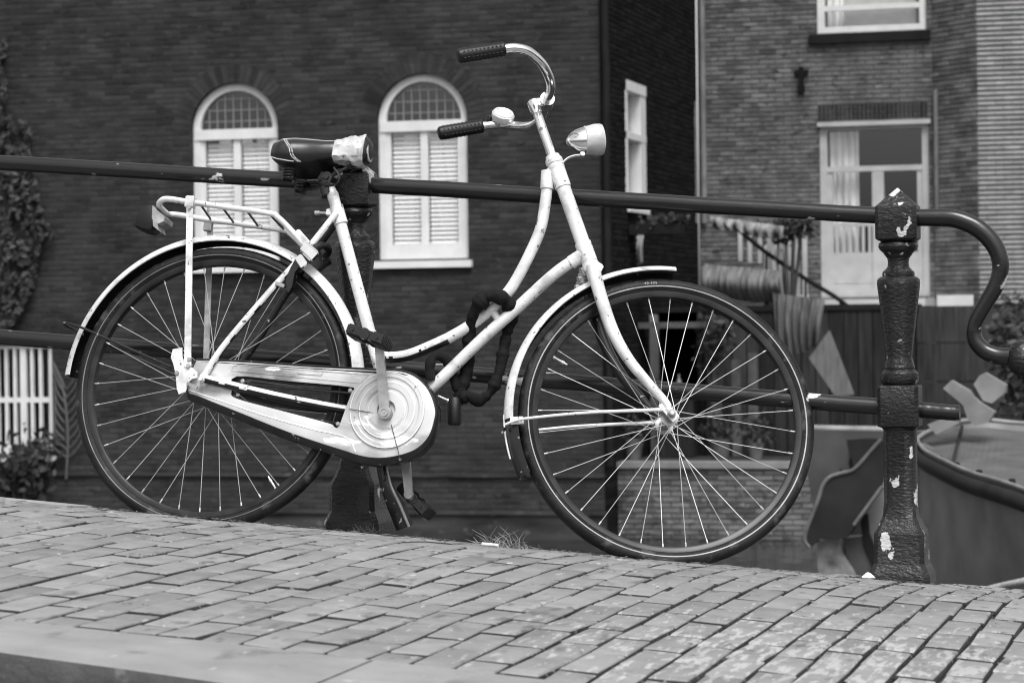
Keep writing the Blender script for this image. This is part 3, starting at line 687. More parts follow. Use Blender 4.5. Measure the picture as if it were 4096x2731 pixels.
# cranks and pedals
def crank(s, name='crank'):
    B = Vector((.464, s * .078, -.043)); E_ = Vector((.4315, -.09, .122)) if s < 0 else Vector((.4975, .09, -.208))
    d = (E_ - B).normalized(); X_ = Vector((d.z, 0, -d.x)); m = MB()
    for (t0, t1, w0, w1) in ((0., 1., .0120, .0095),):
        a, b = B, E_; off = Vector((0, .006, 0))
        m.add([a - X_ * w0 - off, a + X_ * w0 - off, b + X_ * w1 - off, b - X_ * w1 - off, a - X_ * w0 + off, a + X_ * w0 + off, b + X_ * w1 + off, b - X_ * w1 + off],
              [(0, 1, 2, 3), (7, 6, 5, 4), (0, 4, 5, 1), (1, 5, 6, 2), (2, 6, 7, 3), (3, 7, 4, 0)])
    m.lathe([(-.008, 0), (-.008, .0145), (-.006, .0165), (.008, .0165), (.012, .014), (.04, .012)], B, (0, -s, 0), 24)
    m.lathe([(-.008, 0), (-.008, .011), (.008, .011), (.008, 0)], E_, (0, 1, 0), 18)
    o = m.build(name, STEEL, bike, smooth=35)
    MB().lathe([(0, .010), (.003, .010), (.0032, .0075), (.0012, .0065), (.0012, .0035), (.0035, .003), (.0035, 0)], B + Vector((0, s * .009, 0)), (0, s, 0), 18).build('crank_bolt', STEEL, o, smooth=35)
    return E_
def pedal(s, E_, tilt):
    R_ = Matrix.Rotation(tilt, 3, 'Y'); y0 = E_.y + s * .016; y1 = y0 + s * .082; ym = (y0 + y1) / 2; m = MB()
    m.tube([E_, (E_.x, y1 + s * .006, E_.z)], .0065, 12)
    root = m.build('pedal', STEEL, bike, smooth=40)
    for k in (-1, 1):
        c = Vector((E_.x, ym, E_.z)) + R_ @ Vector((k * .0315, 0, 0))
        b = MB().box(c, (.026, .080, .026), R_, ch=.004)
        for q in range(6): b.box(c + R_ @ Vector((0, -.033 + q * .0132, 0)), (.0275, .006, .0275), R_)
        b.build('rubber_block', RUBBER, root, smooth=40)
    for y in (y0 - s * .003, y1 + s * .003):
        b = MB().box((E_.x, y, E_.z), (.090, .005, .021), R_, ch=.0015); b.lathe([(-.005, 0), (-.005, .0135), (.005, .0135), (.005, 0)], (E_.x, y, E_.z), (0, 1, 0), 18)
        for k in (-1, 1): b.lathe([(-.006, 0), (-.006, .0045), (.006, .0045), (.006, 0)], Vector((E_.x, y, E_.z)) + R_ @ Vector((k * .0315, 0, 0)), (0, 1, 0), 6)
        b.build('end_plate', BLACKP, root, smooth=35)
pedal(-1, crank(-1) + Vector((-.006, 0, -.002)), radians(14)); pedal(1, crank(1) + Vector((.004, 0, -.006)), radians(40))
# stand
ks = [(.428, .034, -.072), (.432, .038, -.135), (.452, .046, -.195), (.478, .060, -.243), (.500, .078, -.288)]
st = bt('kickstand', ks, [.010, .012, .016, .021, .022], BLACKP, bike, seg=12, flat=.42, up=(0, 1, 0))
bt('stand_edge', [(u + .012, v - .008, w + .002) for (u, v, w) in ks[1:]], [.0025, .003, .004, .0035], STEEL, st, seg=8)
bt('stand_arm', [(.425, .0, -.10), (.436, .02, -.148), (.447, .03, -.186)], .006, BLACKP, st, seg=10)

# saddle
secs = [(.068, .030, .586, .572), (.074, .058, .600, .560), (.088, .088, .611, .545), (.112, .103, .6175, .535), (.15, .104, .621, .532), (.19, .088, .6225, .538), (.225, .066, .624, .553), (.255, .051, .628, .562), (.285, .043, .6355, .563), (.315, .038, .6425, .564), (.338, .031, .6425, .570), (.350, .020, .634, .582), (.354, .008, .622, .595)]
def saddle_sec(u, hw, zt, zb, q=28, g=0.):
    r = []
    for k in range(q):
        a = 2 * pi * k / q; ca, sa = cos(a), sin(a); hw_, h = hw + g, (zt - zb) / 2 + g
        x = hw_ * (abs(ca) ** .72) * (1 if ca >= 0 else -1)
        z = (zt + zb) / 2 + h * (abs(sa) ** (.9 if sa > 0 else .45)) * (1 if sa >= 0 else -.92)
        if sa < -.3: z += .012 * (1 - abs(ca)) ** .5 if hw > .04 else .004
        r.append(Vector((u, x, z)))
    return r
def loft(secs_, g=0., q=28, jit=0.):
    m = MB(); R_ = [saddle_sec(*s_, q=q, g=g) for s_ in secs_]
    V = [p + (Vector((0, noise.noise(p * 70) * jit, noise.noise(p * 55 + Vector((3, 1, 2))) * jit))) for r in R_ for p in r]
    n = len(R_); m.add(V, [(i * q + k, i * q + (k + 1) % q, (i + 1) * q + (k + 1) % q, (i + 1) * q + k) for i in range(n - 1) for k in range(q)] + [tuple(range(q)), tuple((n - 1) * q + k for k in range(q))]); return m
def dens(a, n):
    o = []
    for i in range(len(a) - 1):
        for k in range(n): o.append(tuple(a[i][j] + (a[i + 1][j] - a[i][j]) * k / n for j in range(4)))
    return o + [a[-1]]
SADX = lambda p: Vector((.084 + (p.x - .068) * .85, p.y, p.z))
saddle = loft(dens(secs, 3)).build('saddle', VINYL, bike, smooth=60, xf=SADX)
loft(dens([s_ for s_ in secs if s_[0] >= .255][:4] + [(.334, .034, .643, .569)], 6), g=.0028, jit=.006, q=40).build('tape_cover', TAPE, saddle, smooth=30, xf=SADX)
MB().lathe([(0, .022), (.012, .024), (.013, .020), (.002, .018)], (.337, -.001, .606), (1, 0, .1), 14, closed=True).build('tape_flap', TAPE, saddle, smooth=30, xf=SADX)
def side_pt(u, t):
    for i in range(len(secs) - 1):
        if secs[i][0] <= u <= secs[i + 1][0]:
            k = (u - secs[i][0]) / (secs[i + 1][0] - secs[i][0]); hw, zt, zb = (secs[i][j] + (secs[i + 1][j] - secs[i][j]) * k for j in (1, 2, 3)); break
    ca, sa = cos(t), sin(t); return Vector((u, -(hw + .0008) * abs(ca) ** .72, (zt + zb) / 2 + ((zt - zb) / 2 + .0008) * (abs(sa) ** .9 if sa > 0 else -.92 * abs(sa) ** .45)))
m = MB()
def stitch(fn, n):
    for i in range(n): m.tube([fn((i + .15) / n), fn((i + .75) / n)], .0011, 5)
stitch(lambda s_: side_pt(.075 + s_ * .18, radians(58 - 8 * s_)), 34); stitch(lambda s_: side_pt(.112 + .062 * s_ ** 1.4, radians(62 - 88 * s_)), 22); stitch(lambda s_: side_pt(.118 + .062 * s_ ** 1.4, radians(62 - 88 * s_)), 22)
stitch(lambda s_: side_pt(.072 + s_ * .09, radians(-14 - 10 * s_)), 18)
m.build('stitching', THREAD, saddle, xf=SADX)
for s in (-1, 1):
    bt('saddle_rail', [(.297, s * .012, .570), (.28, s * .018, .566), (.262, s * .022, .552), (.236, s * .024, .5345), (.20, s * .028, .523), (.165, s * .04, .518), (.135, s * .05, .522)], .0038, BLACKP, saddle, seg=8)
    sp = [(.135 + .0, 0, 0)] ; pts = []
    for i in range(60):
        a = i / 60 * 2 * pi * 4; pts.append((.140 + .014 * cos(a), s * .050 + .014 * sin(a), .512 + .030 * i / 60))
    MB().tube(pts, .0033, 6).build('spring', BLACKP, saddle, smooth=60)
m = MB().lathe([(-.034, 0), (-.034, .006), (-.028, .006), (-.028, .014), (.028, .014), (.028, .006), (.034, .006), (.034, 0)], (.2285, 0, .533), (0, 1, 0), 16)
m.box((.222, 0, .530), (.03, .05, .032), Matrix.Rotation(radians(24), 3, 'Y'), ch=.005); m.lathe([(0, .0175), (.024, .016), (.024, 0)], (.219, 0, .515), (.38, 0, -.92), 16); m.build('saddle_clamp', BLACKP, saddle, smooth=40)
m = MB().tube(cat_rom([(.245, -.03, .556), (.262, -.034, .536), (.258, -.032, .517), (.235, -.03, .510)], 6), .0035, 8); m.build('clamp_arm', BLACKP, saddle, smooth=40)

# ring lock on the seat stays
lk = [(.236, .352), (.2200, .357), (.205, .349), (.190, .325), (.178, .296), (.170, .268), (.176, .240), (.181, .235), (.188, .250), (.190, .285), (.204, .307), (.228, .326), (.243, .339)]
lock = MB().prism([(a, -.058, b) for (a, b) in lk], (0, .022, 0)).build('ring_lock', BLACKP, bike)
MB().prism([(a, .036, b) for (a, b) in lk], (0, .02, 0)).build('lock_arm', BLACKP, lock)
bt('lock_bow', [(.222, -.05, .345), (.238, -.03, .362), (.242, 0, .366), (.238, .03, .362), (.222, .05, .345)], .009, BLACKP, lock, seg=10)
loftb = MB().box((.222, -.062, .337), (.042, .014, .030), Matrix.Rotation(radians(38), 3, 'Y'), ch=.005); loftb.box((.204, -.061, .312), (.03, .010, .022), Matrix.Rotation(radians(50), 3, 'Y'), ch=.003); loftb.build('lock_cover', CHROME, lock, smooth=40)
MB().box((.158, -.055, .252), (.024, .014, .010), Matrix.Rotation(radians(15), 3, 'Y'), ch=.002).build('lock_lever', STEEL, lock)

# chain lock hanging on the frame: a thing of its own
def bw_(p): return BIKE_M @ (Vector(p) + Vector((0, 0, DROP)))
cl_root = thing('chain_lock', 'black fabric sleeved chain lock looped over the white bicycle frame', 'lock', bw_((.61, .02, -.035)))
path = [(.606, .028, .012), (.612, .032, .05), (.621, .03, .115), (.622, .012, .175), (.634, -.020, .222), (.660, -.030, .258), (.690, -.030, .263), (.714, -.006, .250), (.714, .026, .226), (.706, .034, .19), (.703, .034, .15), (.698, .032, .09), (.684, .030, .045), (.658, .028, .022), (.632, .028, .030), (.612, .028, .022)]
cp = cat_rom(path, 10)
MB().tube([bw_(p) for p in cp], [.0140 + .0055 * noise.noise(Vector(p) * 38) + .004 * noise.noise(Vector(p) * 90) + (.004 if p[2] > .24 else 0) for p in cp], 16).build('sleeve', SLEEVE, cl_root, smooth=60)
cp = cat_rom([(.546, -.016, .055), (.542, -.020, .088), (.550, -.016, .112), (.572, .004, .110), (.590, .018, .078), (.604, .026, .042)], 8)
MB().tube([bw_(p) for p in cp], [.0115 + .002 * noise.noise(Vector(p) * 60) for p in cp], 12).build('strap', SLEEVE, cl_root, smooth=60)
m = MB().lathe([(-.004, 0), (-.004, .015), (0, .0175), (.056, .0165), (.060, .014), (.060, 0)], (.600, .024, .018), (.12, 0, -1), 18); m.v = [bw_(p) for p in m.v]; m.build('lock_body', RUBBER, cl_root, smooth=40)
m = MB().tube([(.562, .01, .022), (.592, .018, .012)], .0028, 8); m.lathe([(0, .006), (.008, .006), (.008, 0)], (.584, .016, .014), (1, .2, -.3), 8); m.v = [bw_(p) for p in m.v]; m.build('lock_pin', STEEL, cl_root, smooth=40)

# ------------------------------------------------------------------ across the canal: brick houses
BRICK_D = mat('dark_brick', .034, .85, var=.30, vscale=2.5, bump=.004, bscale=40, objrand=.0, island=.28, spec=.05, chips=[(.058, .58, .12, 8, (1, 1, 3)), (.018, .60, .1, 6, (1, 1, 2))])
BRICK_M = mat('mid_brick', .110, .85, var=.35, vscale=3, bump=.004, bscale=40, island=.35, spec=.15, chips=[(.20, .58, .10, 7, (1, 1, 3)), (.04, .60, .1, 6, (1, 1, 2))])
BRICK_C = mat('bay_side_brick', .17, .85, var=.35, vscale=3, bump=.004, bscale=40, island=.35, spec=.15)
BRICK_P = mat('pale_brick', .30, .85, var=.18, vscale=4, bump=.004, bscale=40, island=.12, spec=.15)
MORT_D = mat('dark_mortar', .034, .95, spec=.05, var=.25, vscale=6)
MORT_M = mat('mid_mortar', .075, .95, spec=.05, var=.3, vscale=5)
MORT_P = mat('dark_joint_mortar', .022, .95, spec=.05, var=.3, vscale=5)  # dark joints of the pale bay front
FRAMEW = mat('white_window_paint', .62, .45, var=.08, vscale=6)
FRAMEG = mat('greyish_window_paint', .38, .5, var=.12, vscale=6)
BLIND = mat('blind_slat_paint', .80, .5)
DARKIN = mat('dark_interior', .006, .9, spec=.02)
CURT = mat('pale_curtain', .75, .8, var=.25, vscale=3, stretch=(3, 1, .4))
LEAD = mat('lead_came', .20, .6)
PIPE = mat('grey_downpipe', .14, .5, var=.3, vscale=4)
PIPED = mat('dark_downpipe', .012, .6, spec=.1, var=.3, vscale=4)
STONE = mat('plinth_stone', .040, .8, spec=.06, var=.5, vscale=3, stretch=(.5, 1, 2), chips=[(.10, .60, .12, 6, (1, 1, 1.5))])
IRON = mat('black_iron', .008, .6, spec=.1)
WOOD = mat('weathered_plank', .034, .8, spec=.06, var=.35, vscale=6, stretch=(4, 4, .4), objrand=.35)
GLASS = glass_mat()
SIDEW = mat('dark_side_brick', .012, .9, spec=.04, island=.4, var=.35, vscale=9, stretch=(1, 1, 3), bump=.01, bscale=22)  # darker base than the facade brick

class Wall:
    """vertical brick wall: origin O (x, y), direction t in plan, outward normal n; local a along the wall, z up"""
    def __init__(s, parent, O, t, z0, z1, a0, a1, mats, openings=(), course=.0625, bl=.215, relief=.007, gap=.010):
        s.O = Vector((O[0], O[1], 0)); s.t = Vector((t[0], t[1], 0)).normalized(); s.n = Vector((s.t.y, -s.t.x, 0)); s.par = parent
        s.op = openings; s.c = course; s.mats = mats; s.z0, s.z1, s.a0, s.a1, s.bl, s.rel, s.gap = z0, z1, a0, a1, bl, relief, gap
    def P(s, a, z, d=0.): return s.O + s.t * a + s.n * d + Vector((0, 0, z))       # d = out of the wall
    def holes(s, z, grow=0.):
        r = []
        for o in s.op:
            x0, x1, zb, zt = o[:4]; arch = len(o) > 4
            if not arch:
                if zb <= z <= zt: r.append((x0, x1))
            else:
                R = (x1 - x0) / 2; zs = zt - R; Rg = R + grow
                if zb <= z <= zs: r.append((x0, x1))
                elif zs < z < zs + Rg: h = sqrt(Rg * Rg - (z - zs) ** 2); c = (x0 + x1) / 2; r.append((c - h, c + h))
        return sorted(r)
    def spans(s, z, grow=0.):
        cur = s.a0; out = []
        for (x0, x1) in s.holes(z, grow):
            if x0 > cur: out.append((cur, min(x0, s.a1)))
            cur = max(cur, x1)
        if cur < s.a1: out.append((cur, s.a1))
        return out
    def sheet(s, name='wall'):
        m = MB(); z = s.z0; step = s.c / 4
        while z < s.z1 - 1e-6:
            arch_zone = any(len(o) > 4 and o[3] - (o[1] - o[0]) / 2 - .1 < z < o[3] + .1 for o in s.op)
            st = step if arch_zone else s.c
            for (x0, x1) in s.spans(z + st / 2): m.add([s.P(x0, z), s.P(x1, z), s.P(x1, z + st), s.P(x0, z + st)], [(0, 1, 2, 3)])
            z += st
        for o in s.op:          # reveals
            x0, x1, zb, zt = o[:4]; dep = -.16
            if len(o) > 4:
                R = (x1 - x0) / 2; c = (x0 + x1) / 2; zs = zt - R
                loop = [(x0, zb), (x0, zs)] + [(c - R * cos(k * pi / 24), zs + R * sin(k * pi / 24)) for k in range(1, 24)] + [(x1, zs), (x1, zb)]
            else: loop = [(x0, zb), (x0, zt), (x1, zt), (x1, zb)]
            for i in range(len(loop)):
                a, b = loop[i], loop[(i + 1) % len(loop)]
                m.add([s.P(*a), s.P(*b), s.P(*b, dep), s.P(*a, dep)], [(0, 1, 2, 3)])
        s.obj = m.build(name, s.mats[1], s.par); return s.obj
    def bricks(s, zmin, zmax, amin, amax, single=300, seed=3):
        rn = random.Random(seed); L_ = []; k0 = int((zmin - s.z0) / s.c)
        z = s.z0 + k0 * s.c; row = k0; h = s.c - (.011 if s.gap > .005 else .019)
        while z < zmax:
            zc = z + s.c / 2
            for (x0, x1) in s.spans(zc, .22):
                x0, x1 = max(x0, amin), min(x1, amax); a = (row % 2) * s.bl / 2 - 40 * s.bl + (x0 // s.bl) * 0
                a = x0 - ((x0 + (row % 2) * s.bl / 2) % s.bl)
                while a < x1:
                    b0, b1 = max(a, x0), min(a + s.bl - s.gap, x1)
                    if b1 - b0 > .02: L_.append(((b0 + b1) / 2, zc, b1 - b0, rn.gauss(0, .0015)))
                    a += s.bl
            z += s.c; row += 1
        full = [b for b in L_ if b[2] > s.bl - .02]; rest = [b for b in L_ if b[2] <= s.bl - .02]
        full.sort(key=lambda b: s.P(b[0], b[1]).length); alone = full[:single]; rest += full[single:]
        w = s.bl - s.gap; m = MB(); ch = .004
        V = [(sx * (w / 2 - i), -o, sz * (h / 2 - i)) for (o, i) in ((0, 0), (s.rel, ch)) for (sx, sz) in ((-1, -1), (1, -1), (1, 1), (-1, 1))]
        F = [(0, 1, 5, 4), (1, 2, 6, 5), (2, 3, 7, 6), (3, 0, 4, 7), (4, 5, 6, 7)]
        me = bpy.data.meshes.new('brick'); me.from_pydata(V, [], F); me.materials.append(s.mats[0]); me.update()
        ang = atan2(s.t.y, s.t.x); inv = INV.get(s.obj.name, Matrix())
        for b in alone: hang('brick', me, s.obj, inv @ Matrix.Translation(s.P(b[0], b[1], b[3])) @ Matrix.Rotation(ang, 4, 'Z'))
        for b in rest:
            ww = b[2]; vv = [s.P(b[0] + (1 if v[0] > 0 else -1) * (ww / 2 - (ch if v[1] < 0 else 0)), b[1] + v[2], -v[1] + b[3]) for v in V]; m.add(vv, F)
        # voussoirs over arched openings
        for o in s.op:
            if len(o) > 4:
                R = (o[1] - o[0]) / 2; c = (o[0] + o[1]) / 2; zs = o[3] - R; nv = 28
                for k in range(nv):
                    a0, a1 = pi * (k + .08) / nv, pi * (k + .92) / nv; r0, r1 = R + .002, R + .212; q = rn.gauss(0, .001)
                    vv = [s.P(c - r * cos(a), zs + r * sin(a), d) for d in (-.02, s.rel + q) for (r, a) in ((r0, a0), (r1, a0), (r1, a1), (r0, a1))]
                    m.add(vv, [(0, 1, 5, 4), (1, 2, 6, 5), (2, 3, 7, 6), (3, 0, 4, 7), (4, 5, 6, 7)])
        if m.f: m.build('bricks', s.mats[0], s.obj, kind='stuff')
    def slab(s, m, a0, a1, z0, z1, d0, d1):
        V = [s.P(a, z, d) for d in (d0, d1) for (a, z) in ((a0, z0), (a1, z0), (a1, z1), (a0, z1))]
        return m.add(V, [(3, 2, 1, 0), (4, 5, 6, 7), (0, 1, 5, 4), (1, 2, 6, 5), (2, 3, 7, 6), (3, 0, 4, 7)])

# ---- left house
house = thing('brick_house', 'dark brick house with two white arched windows across the canal', 'house', (-10, 29, -2.75))
WIN = [(-11.92, -10.84, .72, 2.86, 1), (-9.625, -8.545, .735, 2.885, 1), (-14.62, -13.74, -1.50, -.17)]
lw = Wall(house, (0, 29), (1, 0), -2.8, 9.0, -24, -6.98, (BRICK_D, MORT_D), WIN, relief=.0035); lw.sheet('facade')
lw.bricks(-2.75, 4.9, -15.2, -6.985, 300)
def arched_window(W_, o, name='window'):
    x0, x1, zb, zt = o[:4]; R = (x1 - x0) / 2; c = (x0 + x1) / 2; zs = zt - R; ztr = zs - .03
    f = MB(); q = 40; fw = .088
    # jambs and arch as one lofted frame
    loop_o = [(x0, zb)] + [(c - R * cos(k * pi / q), zs + R * sin(k * pi / q)) for k in range(q + 1)] + [(x1, zb)]
    Ri = R - fw; loop_i = [(x0 + fw, zb)] + [(c - Ri * cos(k * pi / q), zs + Ri * sin(k * pi / q)) for k in range(q + 1)] + [(x1 - fw, zb)]
    n = len(loop_o); V = [W_.P(a, z, d) for d in (-.13, -.07) for l in (loop_o, loop_i) for (a, z) in l]
    for i in range(n - 1):
        f.add([V[2 * n + i], V[2 * n + i + 1], V[3 * n + i + 1], V[3 * n + i]], [(0, 1, 2, 3)])
        f.add([V[3 * n + i], V[3 * n + i + 1], V[n + i + 1], V[n + i]], [(0, 1, 2, 3)])
    W_.slab(f, x0 + .02, x1 - .02, ztr - .085, ztr + .035, -.13, -.055)          # transom
    W_.slab(f, x0 + fw, x1 - fw, zb, zb + .20, -.13, -.075)                      # bottom rail
    W_.slab(f, x0 + fw, x0 + fw + .05, zb + .2, ztr - .085, -.13, -.085); W_.slab(f, x1 - fw - .05, x1 - fw, zb + .2, ztr - .085, -.13, -.085)
    W_.slab(f, c - .042, c + .042, zb + .2, ztr - .085, -.13, -.08)              # mullion
    w = f.build(name, FRAMEW, house)
    W_.slab(MB(), x0 - .05, x1 + .05, zb - .075, zb + .004, -.16, .07).build('sill', FRAMEW, w)
    g = MB(); W_.slab(g, x0 + fw, x1 - fw, zb + .2, ztr - .08, -.122, -.118); g.build('pane', GLASS, w)
    g = MB(); lp = [(c - (Ri + .01) * cos(k * pi / q), zs + (Ri + .01) * sin(k * pi / q)) for k in range(q + 1)] + [(x1 - fw, ztr), (x0 + fw, ztr)]
    g.prism([W_.P(a, z, -.122) for (a, z) in lp], W_.n * .004); g.build('pane', GLASS, w)
    lead = MB()
    for k in range(1, 9):
        a = x0 + fw + (x1 - x0 - 2 * fw) * k / 9; h = sqrt(max(Ri ** 2 - (a - c) ** 2, 0)); W_.slab(lead, a - .006, a + .006, ztr, zs + h, -.118, -.108)
    for k in range(1, 4):
        z = ztr + .13 * k; h = sqrt(max(Ri ** 2 - max(z - zs, 0) ** 2, 0)); W_.slab(lead, c - h, c + h, z - .005, z + .005, -.117, -.107)
    lead.build('leading', LEAD, w)
    # blinds: one mesh shared by all slats of both leaves
    sw = (x1 - x0 - 2 * fw - .1 - .084) / 2; me = None; z = zb + .225
    while z < ztr - .10:
        for a in (x0 + fw + .05 + sw / 2, c + .042 + sw / 2):
            if me is None:
                o_ = MB().box((0, 0, 0), (sw - .012, .046, .002), Matrix.Rotation(radians(62), 3, 'X')).build('blind_slat', BLIND); me = o_.data; bpy.data.objects.remove(o_)
            hang('blind_slat', me, w, INV[house.name] @ Matrix.Translation(W_.P(a, z, -.160)))
        z += .052
    cu = MB()
    for (ca, tilt, wd) in ((x0 + .33, .10, .16), (c + .06, -.20, .14), (c + .26, -.12, .16), (x1 - .2, .02, .08)):
        V = []; ns = 14
        for k in range(ns + 1):
            for (e, d) in ((0, -.26), (1, -.26)):
                V.append(W_.P(ca + (k / ns - .5) * wd - tilt * e * .9, ztr - .08 - e * (1.25), d + .02 * sin(k * 1.9)))
        cu.add(V, [(2 * k, 2 * k + 1, 2 * k + 3, 2 * k + 2) for k in range(ns)])
    cu.build('curtain', CURT, w)
    b = MB(); W_.slab(b, x0 - .2, x1 + .2, zb - .1, zt + .1, -.9, -.88)
    W_.slab(b, x0 - .2, x0 - .15, zb - .1, zt + .1, -.88, -.165); W_.slab(b, x1 + .15, x1 + .2, zb - .1, zt + .1, -.88, -.165); W_.slab(b, x0 - .2, x1 + .2, zb - .15, zb - .1, -.88, -.165); W_.slab(b, x0 - .2, x1 + .2, zt + .1, zt + .15, -.88, -.165)
    b.build('room', DARKIN, w)
for o in WIN[:2]: arched_window(lw, o)
# barred window low on the left
x0, x1, zb, zt = WIN[2][:4]; f = MB()
lw.slab(f, x0 + .07, x1 - .07, zt - .05, zt, -.118, -.053); lw.slab(f, x0 + .07, x1 - .07, zb, zb + .13, -.118, -.047); lw.slab(f, x1 - .07, x1, zb, zt, -.12, -.05); lw.slab(f, x0, x0 + .07, zb, zt, -.12, -.05)
lw.slab(f, x0 + .07, x1 - .07, (zb + zt) / 2 - .03, (zb + zt) / 2 + .03, -.12, -.06); bwn = f.build('window', FRAMEW, house)
for k in range(6):
    a = x0 + .14 + k * .112; wd = .075 if k == 3 else .032
    g = MB(); lw.slab(g, a - wd / 2, a + wd / 2, zb + .13, zt - .05, -.10, -.045); g.build('bar', FRAMEW, bwn)
g = MB(); lw.slab(g, x0 + .05, x1 - .05, zb + .1, zt - .04, -.15, -.146); g.build('pane', GLASS, bwn)
g = MB(); lw.slab(g, x0 - .1, x1 + .1, zb - .1, zt + .1, -.6, -.58); g.build('room', DARKIN, bwn)
g = MB(); lw.slab(g, x0 - .04, x1 + .05, zb - .07, zb, -.16, .05); g.build('sill', FRAMEW, bwn)
# plinth bands near the water
for (z, h_, d) in ((-1.70, .035, .035), (-2.12, .04, .05)):
    g = MB(); lw.slab(g, -24, -6.97, z - h_, z, -.05, d); g.build('plinth_band', STONE, house)
g = MB(); lw.slab(g, -24, -6.965, -2.8, -2.16, -.05, .02); g.build('plinth', STONE, house)
# side wall along the alley, with its narrow window and pipes
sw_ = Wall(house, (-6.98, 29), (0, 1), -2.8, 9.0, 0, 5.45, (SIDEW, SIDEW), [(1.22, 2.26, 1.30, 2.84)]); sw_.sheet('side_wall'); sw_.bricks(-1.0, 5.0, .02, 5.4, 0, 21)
f = MB(); X0, X1, Z0, Z1 = 1.22, 2.26, 1.30, 2.84
sw_.slab(f, X0, X1, Z1 - .12, Z1, -.14, .03); sw_.slab(f, X0, X1, Z0, Z0 + .08, -.14, .06); sw_.slab(f, X0, X0 + .06, Z0, Z1, -.14, .02); sw_.slab(f, X1 - .28, X1, Z0, Z1, -.14, .02)
sw_.slab(f, X0, X1, 2.16, 2.24, -.14, .025); w2 = f.build('window', FRAMEW, house)
g = MB(); sw_.slab(g, X0 + .05, X1 - .05, Z0 + .05, Z1 - .05, -.10, -.096); g.build('pane', GLASS, w2); g = MB(); sw_.slab(g, X0, X1, Z0, Z1, -.5, -.48); g.build('room', DARKIN, w2)
MB().tube([(-6.90, 28.93, 9), (-6.90, 28.93, 3.2), (-6.89, 28.94, 2.8), (-6.90, 28.93, 2.2), (-6.90, 28.93, -1.6)], .045, 10).build('downpipe', PIPED, house, smooth=40)

# ---- right house behind the alley
YB = 34.4; house2 = thing('brick_house', 'mid grey brick house with white balcony door and canted bay behind the alley', 'house', (-5, YB, -1.6))
OP2 = [(-5.36, -3.945, 3.72, 5.6), (-5.345, -3.93, .30, 2.565)]
rw = Wall(house2, (0, YB), (1, 0), -1.7, 9.0, -6.95, -3.865, (BRICK_M, MORT_M), OP2, relief=.009); rw.sheet('facade'); rw.bricks(.2, 5.0, -6.94, -3.87, 300, 5)
A_, B_ = Vector((-3.865, YB)), Vector((-3.24, YB - .62))
cw = Wall(house2, A_, B_ - A_, -1.7, 9.0, 0, (B_ - A_).length, (BRICK_C, MORT_M), relief=.010); cw.sheet('bay_side'); cw.bricks(-.2, 5.1, .005, (B_ - A_).length, 0, 6)
bwf = Wall(house2, B_, (1, 0), -1.7, 9.0, 0, 6, (BRICK_P, MORT_P), relief=.016, gap=.003); bwf.sheet('bay_front'); bwf.bricks(-.3, 5.2, 0, 1.5, 200, 8)
def sash(W_, o, tr, name, mtl, door=False):
    x0, x1, zb, zt = o; f = MB(); fw = .09
    W_.slab(f, x0, x0 + fw, zb, zt, -.13, -.03); W_.slab(f, x1 - fw, x1, zb, zt, -.13, -.03); W_.slab(f, x0 + fw, x1 - fw, zt - fw, zt, -.128, -.027); W_.slab(f, x0 + fw, x1 - fw, zb, zb + fw * 1.1, -.128, -.033)
    W_.slab(f, x0 + fw, x1 - fw, tr - .035, tr + .035, -.13, -.035)
    if door:
        c = (x0 + x1) / 2 + .04; W_.slab(f, c - .075, c + .075, zb, tr, -.13, -.04)
        W_.slab(f, x0 + fw, x0 + fw + .07, zb, tr, -.13, -.05); W_.slab(f, x1 - fw - .07, x1 - fw, zb, tr, -.13, -.05)
        W_.slab(f, x0 + fw, x1 - fw, zb + .09, zb + .58, -.125, -.062); W_.slab(f, x0 + fw + .05, x1 - fw - .05, zb + .18, zb + .50, -.07, -.056)
        W_.slab(f, x0 + fw, x1 - fw, zb + .92, zb + .97, -.125, -.055)
        for k in range(7): W_.slab(f, x0 + .19 + k * .085, x0 + .225 + k * .085, zb + .58, zb + .92, -.09, -.058)
    w = f.build(name, mtl, house2)
    g = MB(); W_.slab(g, x0 + fw, x1 - fw, zb + .09, zt - fw, -.105, -.100); g.build('pane', GLASS, w)
    b = MB(); W_.slab(b, x0 - .2, x1 + .2, zb - .1, zt + .1, -1.2, -1.15); b.build('room', DARKIN, w)
    cu = MB(); V = []; ns = 20
    for k in range(ns + 1): V += [W_.P(x0 + .1 + k * .019, zb + .1, -.22 + .03 * sin(k * 1.4)), W_.P(x0 + .1 + k * .019, zt - .1, -.22 + .03 * sin(k * 1.4))]
    cu.add(V, [(2 * k, 2 * k + 1, 2 * k + 3, 2 * k + 2) for k in range(ns)]); cu.build('curtain', CURT, w); return w  # pale curtain added in place of bright mottled reflections in the glass
up_w = sash(rw, OP2[0], 4.06, 'window', FRAMEW); rw.slab(MB(), OP2[0][0] - .1, OP2[0][1] + .06, 3.60, 3.72, -.16, .08).build('sill', PIPED, up_w)
g = MB(); V = []                       # half drawn roller blind
rw.slab(g, -5.02, -4.1, 3.8, 5.5, -.20, -.19); g.build('roller_blind', mat('grey_roller_blind', .40, .7, var=.12, vscale=5), up_w)
dr = sash(rw, OP2[1], 1.965, 'balcony_door', FRAMEG, True)
rw.slab(MB(), OP2[1][0] - .02, OP2[1][1] + .03, 2.52, 2.575, -.02, .05).build('head_moulding', FRAMEG, dr)
an = MB(); rw.slab(an, -5.66, -5.48, 3.20, 3.27, -.02, .05); rw.slab(an, -5.60, -5.54, 3.0, 3.31, -.02, .06); rw.slab(an, -5.615, -5.525, 2.98, 3.07, -.02, .065); an.build('wall_anchor', IRON, house2)
MB().tube([(-6.875, YB - .07, 9), (-6.875, YB - .07, 1.3)], .042, 10).build('downpipe', PIPE, house2, smooth=40)
